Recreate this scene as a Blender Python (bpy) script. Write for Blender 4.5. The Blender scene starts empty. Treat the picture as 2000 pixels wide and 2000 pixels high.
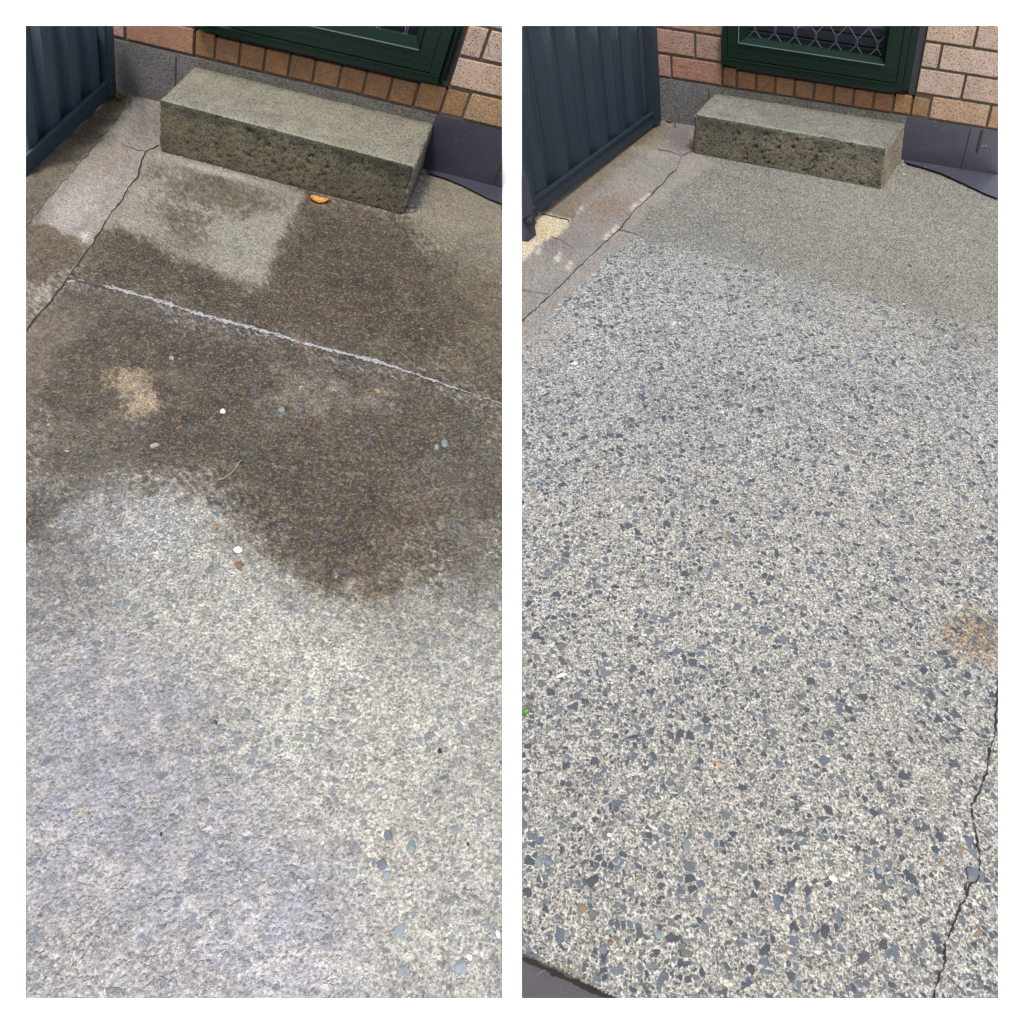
import bpy, bmesh, math, random
import numpy as np
from mathutils import Vector, Matrix, noise as mnoise

random.seed(7)
SCN = bpy.context.scene
COL = SCN.collection

# ------------------------------------------------------------------ camera
F = 1428.0                      # focal length in units of the 2000 px frame
VN = (863.0, 2230.0)            # where the plumb line under the camera meets the picture
CC = (1000.0, 1000.0)
H = 1.5                         # camera height in survey units
SC = 0.8                        # survey unit -> metres


def _n(v):
    return v / np.linalg.norm(v)


_down = _n(np.array([(VN[0] - CC[0]) / F, -(VN[1] - CC[1]) / F, -1.0]))
_up = -_down
_fw = np.array([0, 0, -1.0])
_yw = _n(_fw - np.dot(_fw, _up) * _up)
_xw = np.cross(_yw, _up)
ROT = np.array([_xw, _yw, _up])            # camera axes -> world axes
CAM = np.array([0.0, 0.0, H])

cam_data = bpy.data.cameras.new('camera')
cam = bpy.data.objects.new('camera', cam_data)
COL.objects.link(cam)
cam.matrix_world = Matrix.Translation(Vector(CAM * SC)) @ Matrix(ROT.tolist()).to_4x4()
cam_data.sensor_width = 36.0
cam_data.lens = 36.0 * F / 2000.0
cam_data.clip_start = 0.01
cam_data.clip_end = 500.0
SCN.camera = cam
SCN.render.resolution_x = 1024
SCN.render.resolution_y = 1024

# ------------------------------------------------------------------ sky, sun, exposure
SUN_EL, SUN_AZ = math.radians(73), math.radians(190)
world = bpy.data.worlds.new("World")
SCN.world = world
world.use_nodes = True
wn, wl = world.node_tree.nodes, world.node_tree.links
wn.clear()
sky = wn.new('ShaderNodeTexSky')
sky.sky_type = 'NISHITA'
sky.sun_disc = False
sky.sun_elevation = SUN_EL
sky.sun_rotation = SUN_AZ
sky.air_density = 1.0
sky.dust_density = 4.0
hs = wn.new('ShaderNodeHueSaturation')
hs.inputs['Saturation'].default_value = 0.42
bg = wn.new('ShaderNodeBackground')
bg.inputs['Strength'].default_value = 0.12
wo = wn.new('ShaderNodeOutputWorld')
wl.new(sky.outputs[0], hs.inputs['Color'])
wl.new(hs.outputs[0], bg.inputs['Color'])
wl.new(bg.outputs[0], wo.inputs['Surface'])

sl = bpy.data.lights.new('sun', 'SUN')
sl.energy = 1.5
sl.angle = math.radians(13)
sl.color = (1.0, 0.965, 0.915)
sun = bpy.data.objects.new('sun', sl)
COL.objects.link(sun)
sd = Vector((math.sin(SUN_AZ) * math.cos(SUN_EL), math.cos(SUN_AZ) * math.cos(SUN_EL), math.sin(SUN_EL)))
sun.rotation_euler = sd.to_track_quat('Z', 'Y').to_euler()

SCN.view_settings.view_transform = 'Standard'
SCN.view_settings.look = 'None'
SCN.view_settings.gamma = 1.0
SCN.view_settings.use_curve_mapping = False
SCN.view_settings.exposure = 1.05
SCN.cycles.max_bounces = 6
SCN.cycles.use_denoising = True

# ------------------------------------------------------------------ survey helpers
def ray(p):
    return ROT @ np.array([(p[0] - CC[0]) / F, -(p[1] - CC[1]) / F, -1.0])


def gp(p, z=0.0):
    r = ray(p)
    return CAM + (z - H) / r[2] * r


def gpv(x, y, z=0.0):
    d = np.stack([(x - CC[0]) / F, -(y - CC[1]) / F, -np.ones_like(x)], -1) @ ROT.T
    return CAM + ((z - H) / d[..., 2])[..., None] * d


class Site:
    """One patio: X along the house wall, Y out from the wall, T up."""
    def __init__(s, A, B, k, kd, rect):
        s.a = gp(A)
        b = gp(B)
        s.U = _n(b - s.a)
        s.N = np.cross(s.U, [0, 0, 1.0]) + kd * s.U
        s.W = np.array([0, 0, 1.0]) + k * s.U
        s.M = np.array([s.U, s.N, s.W]).T
        s.Mi = np.linalg.inv(s.M)
        s.rect = rect

    def w(s, X, Y, T):
        return s.M @ np.array([X, Y, T], float) + s.a

    def inv(s, p, ax, val):
        o = s.Mi @ (CAM - s.a)
        d = s.Mi @ ray(p)
        return o + (val - o[ax]) / d[ax] * d


PL = Site((225, 177), (834, 331), .35, .32, (50, 50, 981, 1950))
PR = Site((1296, 236), (1768, 313), -.28, -.33, (1019, 50, 1950, 1950))


def V(p):
    return Vector((float(p[0]) * SC, float(p[1]) * SC, float(p[2]) * SC))


def clip(bm, site):
    """Only this much of the yard is modelled: cut the piece where the plot ends."""
    x0, y0, x1, y1 = site.rect
    cs = [ray((x0, y0)), ray((x1, y0)), ray((x1, y1)), ray((x0, y1))]
    mid = ray(((x0 + x1) / 2, (y0 + y1) / 2))
    for i in range(4):
        n = np.cross(cs[i], cs[(i + 1) % 4])
        if np.dot(n, mid) > 0:
            n = -n
        if not bm.faces:
            return
        r = bmesh.ops.bisect_plane(bm, geom=bm.verts[:] + bm.edges[:] + bm.faces[:], dist=1e-6,
                                   plane_co=V(CAM), plane_no=Vector(n.tolist()), clear_outer=True)
        ed = [e for e in r['geom_cut'] if isinstance(e, bmesh.types.BMEdge) and e.is_valid and e.is_boundary]
        if ed:
            try:
                bmesh.ops.edgenet_fill(bm, edges=ed)
            except Exception:
                pass


def link(name, bm, mat, parent=None, site=None, smooth=False, bevel=0.0):
    if bevel:
        bmesh.ops.bevel(bm, geom=bm.edges[:], offset=bevel, segments=2, affect='EDGES', profile=0.6, clamp_overlap=True)
    if site is not None:
        clip(bm, site)
    bmesh.ops.recalc_face_normals(bm, faces=bm.faces[:])
    me = bpy.data.meshes.new(name)
    bm.to_mesh(me)
    bm.free()
    o = bpy.data.objects.new(name, me)
    COL.objects.link(o)
    for m in (mat if isinstance(mat, (list, tuple)) else [mat]):
        me.materials.append(m)
    if smooth:
        for p in me.polygons:
            p.use_smooth = True
    if parent:
        o.parent = parent
    return o


def tag(o, label=None, cat=None, group=None, kind=None):
    for k, v in (('label', label), ('category', cat), ('group', group), ('kind', kind)):
        if v:
            o[k] = v
    return o


def empty(name):
    o = bpy.data.objects.new(name, None)
    o.empty_display_size = 0.1
    COL.objects.link(o)
    return o


def hexa(bm, pts, layer=None, col=None):
    """pts: 8 world (survey) points: bottom ring 0-3, top ring 4-7"""
    vs = [bm.verts.new(V(p)) for p in pts]
    fs = []
    for f in ((0, 1, 2, 3), (7, 6, 5, 4), (0, 4, 5, 1), (1, 5, 6, 2), (2, 6, 7, 3), (3, 7, 4, 0)):
        fs.append(bm.faces.new([vs[i] for i in f]))
    if layer is not None:
        for f in fs:
            for l in f.loops:
                l[layer] = col
    return fs


def sbox(bm, s, x0, x1, y0, y1, t0, t1, layer=None, col=None):
    return hexa(bm, [s.w(x0, y0, t0), s.w(x1, y0, t0), s.w(x1, y1, t0), s.w(x0, y1, t0),
                     s.w(x0, y0, t1), s.w(x1, y0, t1), s.w(x1, y1, t1), s.w(x0, y1, t1)], layer, col)


def newbm():
    return bmesh.new()


# ------------------------------------------------------------------ materials
def srgb(c):
    return tuple((x / 255.0 / 12.92) if x / 255.0 <= 0.04045 else ((x / 255.0 + 0.055) / 1.055) ** 2.4 for x in c)


class MT:
    def __init__(s, name):
        s.m = bpy.data.materials.new(name)
        s.m.use_nodes = True
        s.n, s.l = s.m.node_tree.nodes, s.m.node_tree.links
        s.b = s.n['Principled BSDF']

    def val(s, sock, v):
        if hasattr(v, 'links') or isinstance(v, bpy.types.NodeSocket):
            s.l.new(v, sock)
        else:
            try:
                sock.default_value = v
            except Exception:
                sock.default_value = (*v, 1.0) if len(v) == 3 else v

    def math(s, op, a, b=0.0, c=0.0, clamp=False):
        n = s.n.new('ShaderNodeMath')
        n.operation = op
        n.use_clamp = clamp
        s.val(n.inputs[0], a); s.val(n.inputs[1], b); s.val(n.inputs[2], c)
        return n.outputs[0]

    def vmath(s, op, a, b=(0, 0, 0)):
        n = s.n.new('ShaderNodeVectorMath')
        n.operation = op
        s.val(n.inputs[0], a)
        if op == 'SCALE':
            s.val(n.inputs[3], b)
        else:
            s.val(n.inputs[1], b)
        return n.outputs[0]

    def mix(s, f, a, b, mode='MIX'):
        n = s.n.new('ShaderNodeMix')
        n.data_type = 'RGBA'
        n.blend_type = mode
        s.val(n.inputs[0], f)
        s.val(n.inputs[6], a if not isinstance(a, tuple) else (*a[:3], 1.0))
        s.val(n.inputs[7], b if not isinstance(b, tuple) else (*b[:3], 1.0))
        return n.outputs[2]

    def fmix(s, f, a, b):
        n = s.n.new('ShaderNodeMix')
        n.data_type = 'FLOAT'
        s.val(n.inputs[0], f); s.val(n.inputs[2], a); s.val(n.inputs[3], b)
        return n.outputs[0]

    def noise(s, vec, scale, detail=3.0, rough=0.55, out=0):
        n = s.n.new('ShaderNodeTexNoise')
        s.val(n.inputs['Vector'], vec)
        n.inputs['Scale'].default_value = scale
        n.inputs['Detail'].default_value = detail
        n.inputs['Roughness'].default_value = rough
        return n.outputs[out]

    def vor(s, vec, scale, feature='F1', rnd=1.0, dim='3D'):
        n = s.n.new('ShaderNodeTexVoronoi')
        n.voronoi_dimensions = dim
        n.feature = feature
        s.val(n.inputs['Vector'], vec)
        n.inputs['Scale'].default_value = scale
        n.inputs['Randomness'].default_value = rnd
        return n

    def ss(s, x, a, b):
        n = s.n.new('ShaderNodeMapRange')
        n.interpolation_type = 'SMOOTHSTEP'
        s.val(n.inputs[0], x); s.val(n.inputs[1], a); s.val(n.inputs[2], b)
        return n.outputs[0]

    def pos(s):
        return s.n.new('ShaderNodeNewGeometry').outputs['Position']

    def attr(s, name):
        n = s.n.new('ShaderNodeAttribute')
        n.attribute_name = name
        return n

    def sep(s, c):
        n = s.n.new('ShaderNodeSeparateColor')
        s.val(n.inputs[0], c)
        return n.outputs

    def ramp(s, f, stops, const=False):
        n = s.n.new('ShaderNodeValToRGB')
        s.val(n.inputs[0], f)
        cr = n.color_ramp
        if const:
            cr.interpolation = 'CONSTANT'
        while len(cr.elements) < len(stops):
            cr.elements.new(0.5)
        for e, (p, c) in zip(cr.elements, stops):
            e.position = p
            e.color = (*c, 1.0)
        return n.outputs[0]

    def bump(s, h, strength, dist):
        n = s.n.new('ShaderNodeBump')
        s.val(n.inputs['Strength'], strength)
        n.inputs['Distance'].default_value = dist
        s.val(n.inputs['Height'], h)
        s.l.new(n.outputs[0], s.b.inputs['Normal'])

    def base(s, c):
        s.val(s.b.inputs['Base Color'], c if not isinstance(c, tuple) else (*c[:3], 1.0))

    def set(s, **k):
        for a, v in k.items():
            s.val(s.b.inputs[a.replace('_', ' ')], v)


def plain(name, c, rough=0.5, nscale=60, namt=0.15, bump=0.0, spec=0.5, metallic=0.0, bscale=None):
    t = MT(name)
    nz = t.noise(t.pos(), nscale, 4)
    k = t.math('MULTIPLY_ADD', nz, namt * 2, 1 - namt)
    t.base(t.vmath('SCALE', c, k))
    t.b.inputs['Roughness'].default_value = rough
    t.b.inputs['Specular IOR Level'].default_value = spec
    t.b.inputs['Metallic'].default_value = metallic
    if bump:
        t.bump(t.noise(t.pos(), bscale or nscale * 3, 4), bump, 0.002)
    return t.m


def paving_material(name, big_light):
    """Worn concrete with exposed river gravel. 'tone' = local average colour, 'ctl' = (fine contrast, gravel, wetness)."""
    t = MT(name)
    p = t.pos()
    wob = t.noise(p, 95, 2, out=1)
    p2 = t.vmath('ADD', p, t.vmath('SCALE', t.vmath('SUBTRACT', wob, (.5, .5, .5)), 0.0045))
    tone = t.attr('tone').outputs['Color']
    ctl = t.sep(t.attr('ctl').outputs['Color'])
    fine, big, wet = ctl[0], ctl[1], ctl[2]

    def layer(scale, prob, lo, hi, dim='2D', p2=p2):
        a = t.vor(p2, scale, 'F1', 1.0, dim)
        b = t.vor(p2, scale, 'DISTANCE_TO_EDGE', 1.0, dim)
        rn = t.sep(a.outputs['Color'])
        # size of each stone varies with its own random number
        edge = t.math('MULTIPLY_ADD', rn[1], hi - lo, lo)
        m = t.ss(t.math('SUBTRACT', b.outputs['Distance'], edge), 0.0, 0.05)
        on = t.math('LESS_THAN', rn[0], prob)
        return t.math('MULTIPLY', m, on), rn, b.outputs['Distance']

    # fine grit, chips and scattered gravel
    m0, r0, d0 = layer(340, 0.58, 0.02, 0.18)
    m1, r1, d1 = layer(200, 0.64, 0.04, 0.24)
    clus = t.noise(p, 7, 2)
    pr2 = t.math('MULTIPLY', big, t.math('MULTIPLY_ADD', clus, 1.0, -0.12))
    m2, r2, d2 = layer(100, pr2, 0.06, 0.30)
    clus3 = t.noise(t.vmath('ADD', p, (3, 1, 0)), 4.5, 2)
    pr3 = t.math('MULTIPLY', big, t.math('MULTIPLY_ADD', clus3, 0.85, -0.17))
    m3, r3, d3 = layer(60, pr3, 0.08, 0.34)
    spk = t.noise(p, 420, 2)
    light = t.math('MULTIPLY_ADD', spk, 0.8, 1.10)
    grit = t.math('MULTIPLY_ADD', r0[2], 0.55, 0.42)
    chip = t.math('MULTIPLY_ADD', r1[2], 0.62, 0.26)
    pat = t.fmix(m0, light, grit)
    pat = t.fmix(m1, pat, chip)
    pat = t.fmix(fine, 1.0, pat)
    # sandy grain and dark pits over everything, strongest where the slab is plain cement
    grain = t.noise(p, 190, 3, 0.7)
    gk = t.math('MULTIPLY_ADD', t.ss(grain, 0.38, 0.62), 0.74, 0.63)
    pat = t.math('MULTIPLY', pat, gk)
    pv = t.vor(p2, 120, 'F1', 1.0, '2D')
    pr = t.sep(pv.outputs['Color'])
    pit = t.math('MULTIPLY', t.math('LESS_THAN', pr[0], 0.30 if big_light else 0.16), t.ss(pv.outputs['Distance'], 0.36, 0.14))
    pat = t.math('MULTIPLY', pat, t.math('MULTIPLY_ADD', pit, -0.62 if big_light else -0.5, 1.0))
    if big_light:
        # shade crescents painted along one side of the stones
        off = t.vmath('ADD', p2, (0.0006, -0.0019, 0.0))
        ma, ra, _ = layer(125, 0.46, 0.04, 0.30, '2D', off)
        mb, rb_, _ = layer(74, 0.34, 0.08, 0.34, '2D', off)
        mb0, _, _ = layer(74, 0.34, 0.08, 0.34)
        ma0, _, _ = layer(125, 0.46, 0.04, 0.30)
        crescent_shade = t.math('MAXIMUM', t.math('MULTIPLY', ma, t.math('SUBTRACT', 1.0, ma0)), t.math('MULTIPLY', mb, t.math('SUBTRACT', 1.0, mb0)))
        crescent_shade = t.math('MULTIPLY', t.ss(crescent_shade, 0.2, 0.6), t.math('MULTIPLY_ADD', wet, 0.6, 0.3))
        crescent_shade = t.math('MULTIPLY', crescent_shade, t.ss(t.noise(p, 24, 2), 0.32, 0.56))
    # wet film evens the grain out
    pat = t.fmix(t.math('MULTIPLY', wet, 0.45), pat, 1.0)
    warm = t.mix(t.math('MULTIPLY', t.math('MAXIMUM', m0, m1), t.math('MULTIPLY', fine, 0.55)), (1.015, 1.0, 0.97), (0.92, 0.99, 1.13))
    col = t.vmath('MULTIPLY', t.vmath('SCALE', tone, pat), warm)
    if big_light:
        col = t.mix(crescent_shade, col, (0.045, 0.040, 0.036))
        # worn grains poke through the mould
        fk = t.math('MAXIMUM', t.ss(t.noise(p, 135, 4, 0.8), 0.54, 0.61), t.math('MULTIPLY', t.ss(t.noise(t.vmath('ADD', p, (1, 6, 0)), 45, 4, 0.85), 0.55, 0.63), 0.8))
        dirt = t.attr('dirt').outputs['Fac']
        col = t.mix(t.math('MULTIPLY', t.math('MULTIPLY', fk, dirt), 0.66), col, (0.22, 0.184, 0.135))
        dk2 = t.ss(t.noise(t.vmath('ADD', p, (4, 8, 0)), 95, 4, 0.8), 0.52, 0.60)
        col = t.mix(t.math('MULTIPLY', t.math('MULTIPLY', dk2, dirt), 0.72), col, (0.022, 0.017, 0.011))
    rk = [(0.0, (0.048, 0.056, 0.070)), (0.25, (0.088, 0.104, 0.130)), (0.5, (0.062, 0.072, 0.086)), (0.7, (0.105, 0.122, 0.140)),
          (0.85, (0.10, 0.112, 0.108)), (0.978, (0.20, 0.14, 0.09)), (0.988, (0.40, 0.39, 0.37))]
    rocks2 = t.ramp(r2[2], rk, True)
    rocks3 = t.ramp(r3[2], rk, True)
    grain3 = t.math('MULTIPLY_ADD', t.noise(p, 260, 3), 0.5, 0.75)
    rocks2 = t.vmath('SCALE', rocks2, grain3)
    rocks3 = t.vmath('SCALE', rocks3, grain3)
    if big_light:
        # stones share part of the stain lying over them
        rocks2 = t.mix(0.42, rocks2, t.vmath('MULTIPLY', tone, (0.88, 0.95, 1.05)))
        rocks3 = t.mix(0.42, rocks3, t.vmath('MULTIPLY', tone, (0.92, 1.02, 1.12)))
    col = t.mix(m2, col, rocks2)
    col = t.mix(m3, col, rocks3)
    # dark dirt line round the stones
    ring2 = t.math('MULTIPLY', t.math('LESS_THAN', r2[0], pr2), t.ss(d2, 0.16, 0.02))
    t.base(col)
    rough = t.fmix(wet, 0.82, 0.30)
    rough = t.math('ADD', rough, t.math('MULTIPLY_ADD', grain, 0.2, -0.1))
    t.set(Roughness=rough)
    t.set(Specular_IOR_Level=t.fmix(wet, 0.35, 0.75))
    h = t.math('ADD', t.math('MULTIPLY', m1, 0.5), t.math('MULTIPLY', m2, 0.9))
    h = t.math('ADD', h, t.math('MULTIPLY', m3, 0.9))
    h = t.math('ADD', h, t.math('MULTIPLY', m0, 0.25))
    h = t.math('ADD', h, t.math('MULTIPLY', spk, 0.4))
    if big_light:
        pb = t.vor(p2, 125, 'SMOOTH_F1', 1.0, '2D')
        h = t.math('ADD', h, t.math('MULTIPLY', t.ss(pb.outputs['Distance'], 0.75, 0.15), t.math('MULTIPLY_ADD', wet, 0.15, 0.15)))
    amt = t.math('MULTIPLY_ADD', fine, 0.5, 0.4)
    t.bump(h, amt, 0.0018 if not big_light else 0.0036)
    return t.m


def cement_material(name, top, side=None, speck=0.35, attr=None):
    t = MT(name)
    p = t.pos()
    a = t.vor(p, 150, 'F1')
    rn = t.sep(a.outputs['Color'])
    sp = t.math('MULTIPLY', t.math('LESS_THAN', rn[0], 0.30), t.ss(a.outputs['Distance'], 0.55, 0.25))
    n1 = t.noise(p, 14, 4)
    n2 = t.noise(p, 190, 3, 0.7)
    k = t.math('MULTIPLY_ADD', n1, 0.5, 0.75)
    k = t.math('MULTIPLY', k, t.math('MULTIPLY_ADD', t.ss(n2, 0.38, 0.62), 0.72, 0.66))
    k = t.math('MULTIPLY', k, t.math('MULTIPLY_ADD', sp, -speck, 1.0))
    if side is not None:
        c = t.attr('tone').outputs['Color']
    else:
        c = top
    t.base(t.vmath('SCALE', c, k))
    t.set(Roughness=0.85)
    t.b.inputs['Specular IOR Level'].default_value = 0.3
    h = t.math('ADD', n2, t.math('MULTIPLY', sp, -0.8))
    t.bump(h, 0.9, 0.003)
    return t.m


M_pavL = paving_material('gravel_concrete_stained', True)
M_pavR = paving_material('gravel_concrete_clean', False)
M_white = MT('white_ground')
_nz = M_white.noise(M_white.pos(), 3, 2)
M_white.base(M_white.vmath('SCALE', (0.93, 0.93, 0.93), M_white.math('MULTIPLY_ADD', _nz, 0.04, 0.97)))
M_white.set(Roughness=0.9)
M_white = M_white.m
M_step = cement_material('step_concrete', None, side=True, speck=0.55)
M_crack = plain('crack_dirt', (0.012, 0.009, 0.007), 0.95, 200, 0.5)
M_crackfaint = plain('crack_dirt_faint', (0.05, 0.042, 0.036), 0.95, 200, 0.4)


def filler_material():
    t = MT('joint_filler_paint')
    p = t.pos()
    n = t.noise(p, 120, 3)
    c = t.ramp(n, [(0.0, (0.03, 0.03, 0.035)), (0.36, (0.05, 0.05, 0.06)), (0.45, (0.20, 0.20, 0.215)), (0.7, (0.30, 0.30, 0.32)), (1.0, (0.42, 0.41, 0.42))])
    n2 = t.noise(t.vmath('ADD', p, (5, 2, 0)), 16, 3)
    c = t.mix(t.ss(n2, 0.60, 0.68), c, (0.20, 0.085, 0.06))
    t.base(c)
    t.set(Roughness=0.55)
    t.bump(n, 0.8, 0.003)
    return t.m


M_filler = filler_material()


def brick_material():
    t = MT('speckled_brick')
    p = t.pos()
    c = t.attr('tone').outputs['Color']
    n1 = t.noise(p, 30, 3)
    a = t.vor(p, 230, 'F1')
    rn = t.sep(a.outputs['Color'])
    sp = t.math('MULTIPLY', t.math('LESS_THAN', rn[0], 0.30), t.ss(a.outputs['Distance'], 0.5, 0.3))
    k = t.math('MULTIPLY', t.math('MULTIPLY_ADD', n1, 0.7, 0.65), t.math('MULTIPLY_ADD', t.noise(p, 240, 3, 0.8), 0.7, 0.65))
    hue = t.mix(t.noise(t.vmath('ADD', p, (9, 4, 2)), 22, 3), (1.14, 0.98, 0.84), (0.9, 1.0, 1.12))
    col = t.vmath('MULTIPLY', t.vmath('SCALE', c, k), hue)
    col = t.mix(t.math('MULTIPLY', sp, 0.85), col, (0.07, 0.035, 0.02))
    t.base(col)
    t.set(Roughness=0.75)
    t.bump(t.math('ADD', t.noise(p, 150, 3), t.math('MULTIPLY', sp, -0.7)), 0.9, 0.0025)
    return t.m


M_brick = brick_material()
M_mortar = plain('dark_mortar', (0.075, 0.055, 0.04), 0.95, 180, 0.4, 0.8)
M_grey = cement_material('grey_render', (0.115, 0.112, 0.11), speck=0.12)
M_greydirty = cement_material('dirty_render', (0.105, 0.098, 0.085), speck=0.45)


def painted_block():
    t = MT('dark_violet_paint')
    p = t.pos()
    n = t.noise(p, 9, 3)
    c = t.vmath('SCALE', (0.036, 0.035, 0.050), t.math('MULTIPLY_ADD', n, 0.35, 0.82))
    ch = t.noise(t.vmath('ADD', p, (2, 7, 1)), 55, 4)
    c = t.mix(t.ss(ch, 0.71, 0.74), c, (0.22, 0.21, 0.25))
    t.base(c)
    t.set(Roughness=0.42)
    a = t.vor(p, 70, 'SMOOTH_F1')
    t.bump(t.math('ADD', t.noise(p, 70, 3), t.math('MULTIPLY', t.ss(a.outputs['Distance'], 0.2, 0.05), 1.0)), 0.35, 0.002)
    return t.m


M_paint = painted_block()


def steel(name, c, rough=0.42, spec=0.32):
    t = MT(name)
    p = t.pos()
    n = t.noise(p, 6, 3)
    sc = t.n.new('ShaderNodeMapping')
    t.l.new(p, sc.inputs[0])
    sc.inputs['Scale'].default_value = (1, 1, 0.04)
    st = t.noise(sc.outputs[0], 260, 2)
    k = t.math('MULTIPLY', t.math('MULTIPLY_ADD', n, 0.3, 0.85), t.math('MULTIPLY_ADD', st, 0.22, 0.89))
    t.base(t.vmath('SCALE', c, k))
    t.set(Roughness=t.math('MULTIPLY_ADD', n, 0.15, rough - 0.07))
    t.b.inputs['Specular IOR Level'].default_value = spec
    t.bump(st, 0.12, 0.001)
    return t.m


M_fenceL = steel('blue_grey_steel', (0.036, 0.060, 0.088))
M_fenceR = steel('dark_blue_grey_steel', (0.012, 0.020, 0.030), 0.42, 0.25)
M_post = steel('blue_violet_steel', (0.028, 0.032, 0.058), 0.42, 0.3)
M_beadm = steel('dark_green_metal_slope', (0.0035, 0.012, 0.008), 0.6, 0.05)
M_green = steel('dark_green_metal', (0.0032, 0.0115, 0.0072), 0.36, 0.13)
M_greenedge = steel('dark_green_metal_bead', (0.0045, 0.015, 0.0095), 0.3, 0.2)
M_black = plain('black_recess', (0.008, 0.009, 0.010), 0.5, 60, 0.2)
M_slat = plain('dark_blue_louvre', (0.007, 0.009, 0.016), 0.45, 20, 0.2, spec=0.2)
M_strand = plain('grille_metal', (0.04, 0.052, 0.048), 0.35, 60, 0.15)
M_knob = plain('black_rubber', (0.010, 0.010, 0.011), 0.5, 60, 0.2)

# ------------------------------------------------------------------ the white ground both plots stand on
bm = newbm()
zg = -0.012 / SC
q = [(-60, -60), (60, -60), (60, 60), (-60, 60)]
bm.faces.new([bm.verts.new(V((x, y, zg))) for x, y in q])
g_ = link('ground', bm, M_white)
tag(g_, kind='structure')

# ------------------------------------------------------------------ tone maps (dirt, stains, wear) evaluated at each vertex
def lattice_noise(x, y, seed):
    rs = np.random.RandomState(seed)
    tab = rs.rand(256, 256)
    xi, yi = np.floor(x).astype(int), np.floor(y).astype(int)
    fx, fy = x - xi, y - yi
    fx, fy = fx * fx * (3 - 2 * fx), fy * fy * (3 - 2 * fy)
    g = lambda i, j: tab[(i) % 256, (j) % 256]
    return (g(xi, yi) * (1 - fx) + g(xi + 1, yi) * fx) * (1 - fy) + (g(xi, yi + 1) * (1 - fx) + g(xi + 1, yi + 1) * fx) * fy


def fbm(P, scale, seed, octv=5, rough=0.55):
    r, a, tot = 0, 1.0, 0
    for o in range(octv):
        r = r + a * lattice_noise(P[..., 0] * scale * 2 ** o + 17.3 * o, P[..., 1] * scale * 2 ** o - 9.1 * o, seed + o)
        tot += a
        a *= rough
    return r / tot


def sstep(x, a, b):
    t = np.clip((x - a) / (b - a), 0, 1)
    return t * t * (3 - 2 * t)


def polydist(x, y, pts):
    """signed distance (positive inside) to polygon"""
    d = np.full(x.shape, 1e9)
    ins = np.zeros(x.shape, bool)
    n = len(pts)
    for i in range(n):
        (ax, ay), (bx, by) = pts[i], pts[(i + 1) % n]
        ex, ey = bx - ax, by - ay
        t = np.clip(((x - ax) * ex + (y - ay) * ey) / (ex * ex + ey * ey + 1e-9), 0, 1)
        d = np.minimum(d, np.hypot(x - ax - t * ex, y - ay - t * ey))
        cond = ((ay > y) != (by > y))
        xx = (bx - ax) * (y - ay) / ((by - ay) if abs(by - ay) > 1e-9 else 1e-9) + ax
        ins ^= cond & (x < xx)
    return np.where(ins, d, -d)


class Zone:
    def __init__(s, site, x, y, P, seed, avg, fine, big, wet):
        s.site, s.x, s.y, s.P, s.seed = site, x, y, P, seed
        s.tone = np.zeros(x.shape + (3,)) + np.array(srgb(avg))
        s.ctl = np.zeros(x.shape + (3,)) + np.array([fine, big, wet])
        s.dirt = None
        s.nA = fbm(P, 9, seed, 5, 0.6)      # broad mottling
        s.nB = fbm(P, 40, seed + 50, 5, 0.7)  # crumbly
        s.nC = fbm(P, 130, seed + 90, 2, 0.8)  # grain

    def put(s, m, avg=None, fine=None, big=None, wet=None):
        if avg is not None:
            # mix in a perceptual space so dark stains keep their weight
            a = np.power(s.tone, 1 / 2.2)
            b = np.power(np.array(srgb(avg)), 1 / 2.2)
            s.tone = np.power(a * (1 - m[..., None]) + b * m[..., None], 2.2)
        for i, v in enumerate((fine, big, wet)):
            if v is not None:
                s.ctl[..., i] = s.ctl[..., i] * (1 - m) + v * m

    def poly(s, pts, soft=12, rag=14, amt=1.0, **k):
        d = polydist(s.x, s.y, pts) + (s.nB - 0.5) * 2.6 * rag + (s.nA - 0.5) * 3.4 * rag
        s.put(s.crumb(sstep(d, -soft, soft), soft) * amt, **k)

    def crumb(s, m, soft):
        # dirt clings grain by grain where it fades out
        w = min(1.0, soft / 18.0)
        e = 4 * m * (1 - m)
        return np.clip(m + (s.nC - 0.5) * 2.2 * e * w, 0, 1)

    def blob(s, cx, cy, rx, ry, amt=1.0, ang=0.0, rag=0.5, **k):
        ca, sa = math.cos(math.radians(ang)), math.sin(math.radians(ang))
        dx, dy = s.x - cx, s.y - cy
        u, v = (dx * ca + dy * sa) / rx, (-dx * sa + dy * ca) / ry
        r = np.hypot(u, v) + (s.nB - 0.5) * 2 * rag + (s.nA - 0.5) * 1.6 * rag
        s.put(s.crumb(1 - sstep(r, 0.15, 1.45), 20) * amt, **k)


def make_grid(site, topline, step, bottom=1950):
    x0, _, x1, _ = site.rect
    nx = int((x1 - x0) / step) + 1
    ny = int((bottom - 200) / step) + 1
    xs = np.linspace(x0, x1, nx)
    tt = np.linspace(0, 1, ny)
    (xa, ya), (xb, yb) = topline
    ty = ya + (xs - xa) * (yb - ya) / (xb - xa) - 9
    X = np.repeat(xs[None, :], ny, 0)
    Y = ty[None, :] + (bottom - ty[None, :]) * tt[:, None]
    return X, Y


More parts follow.
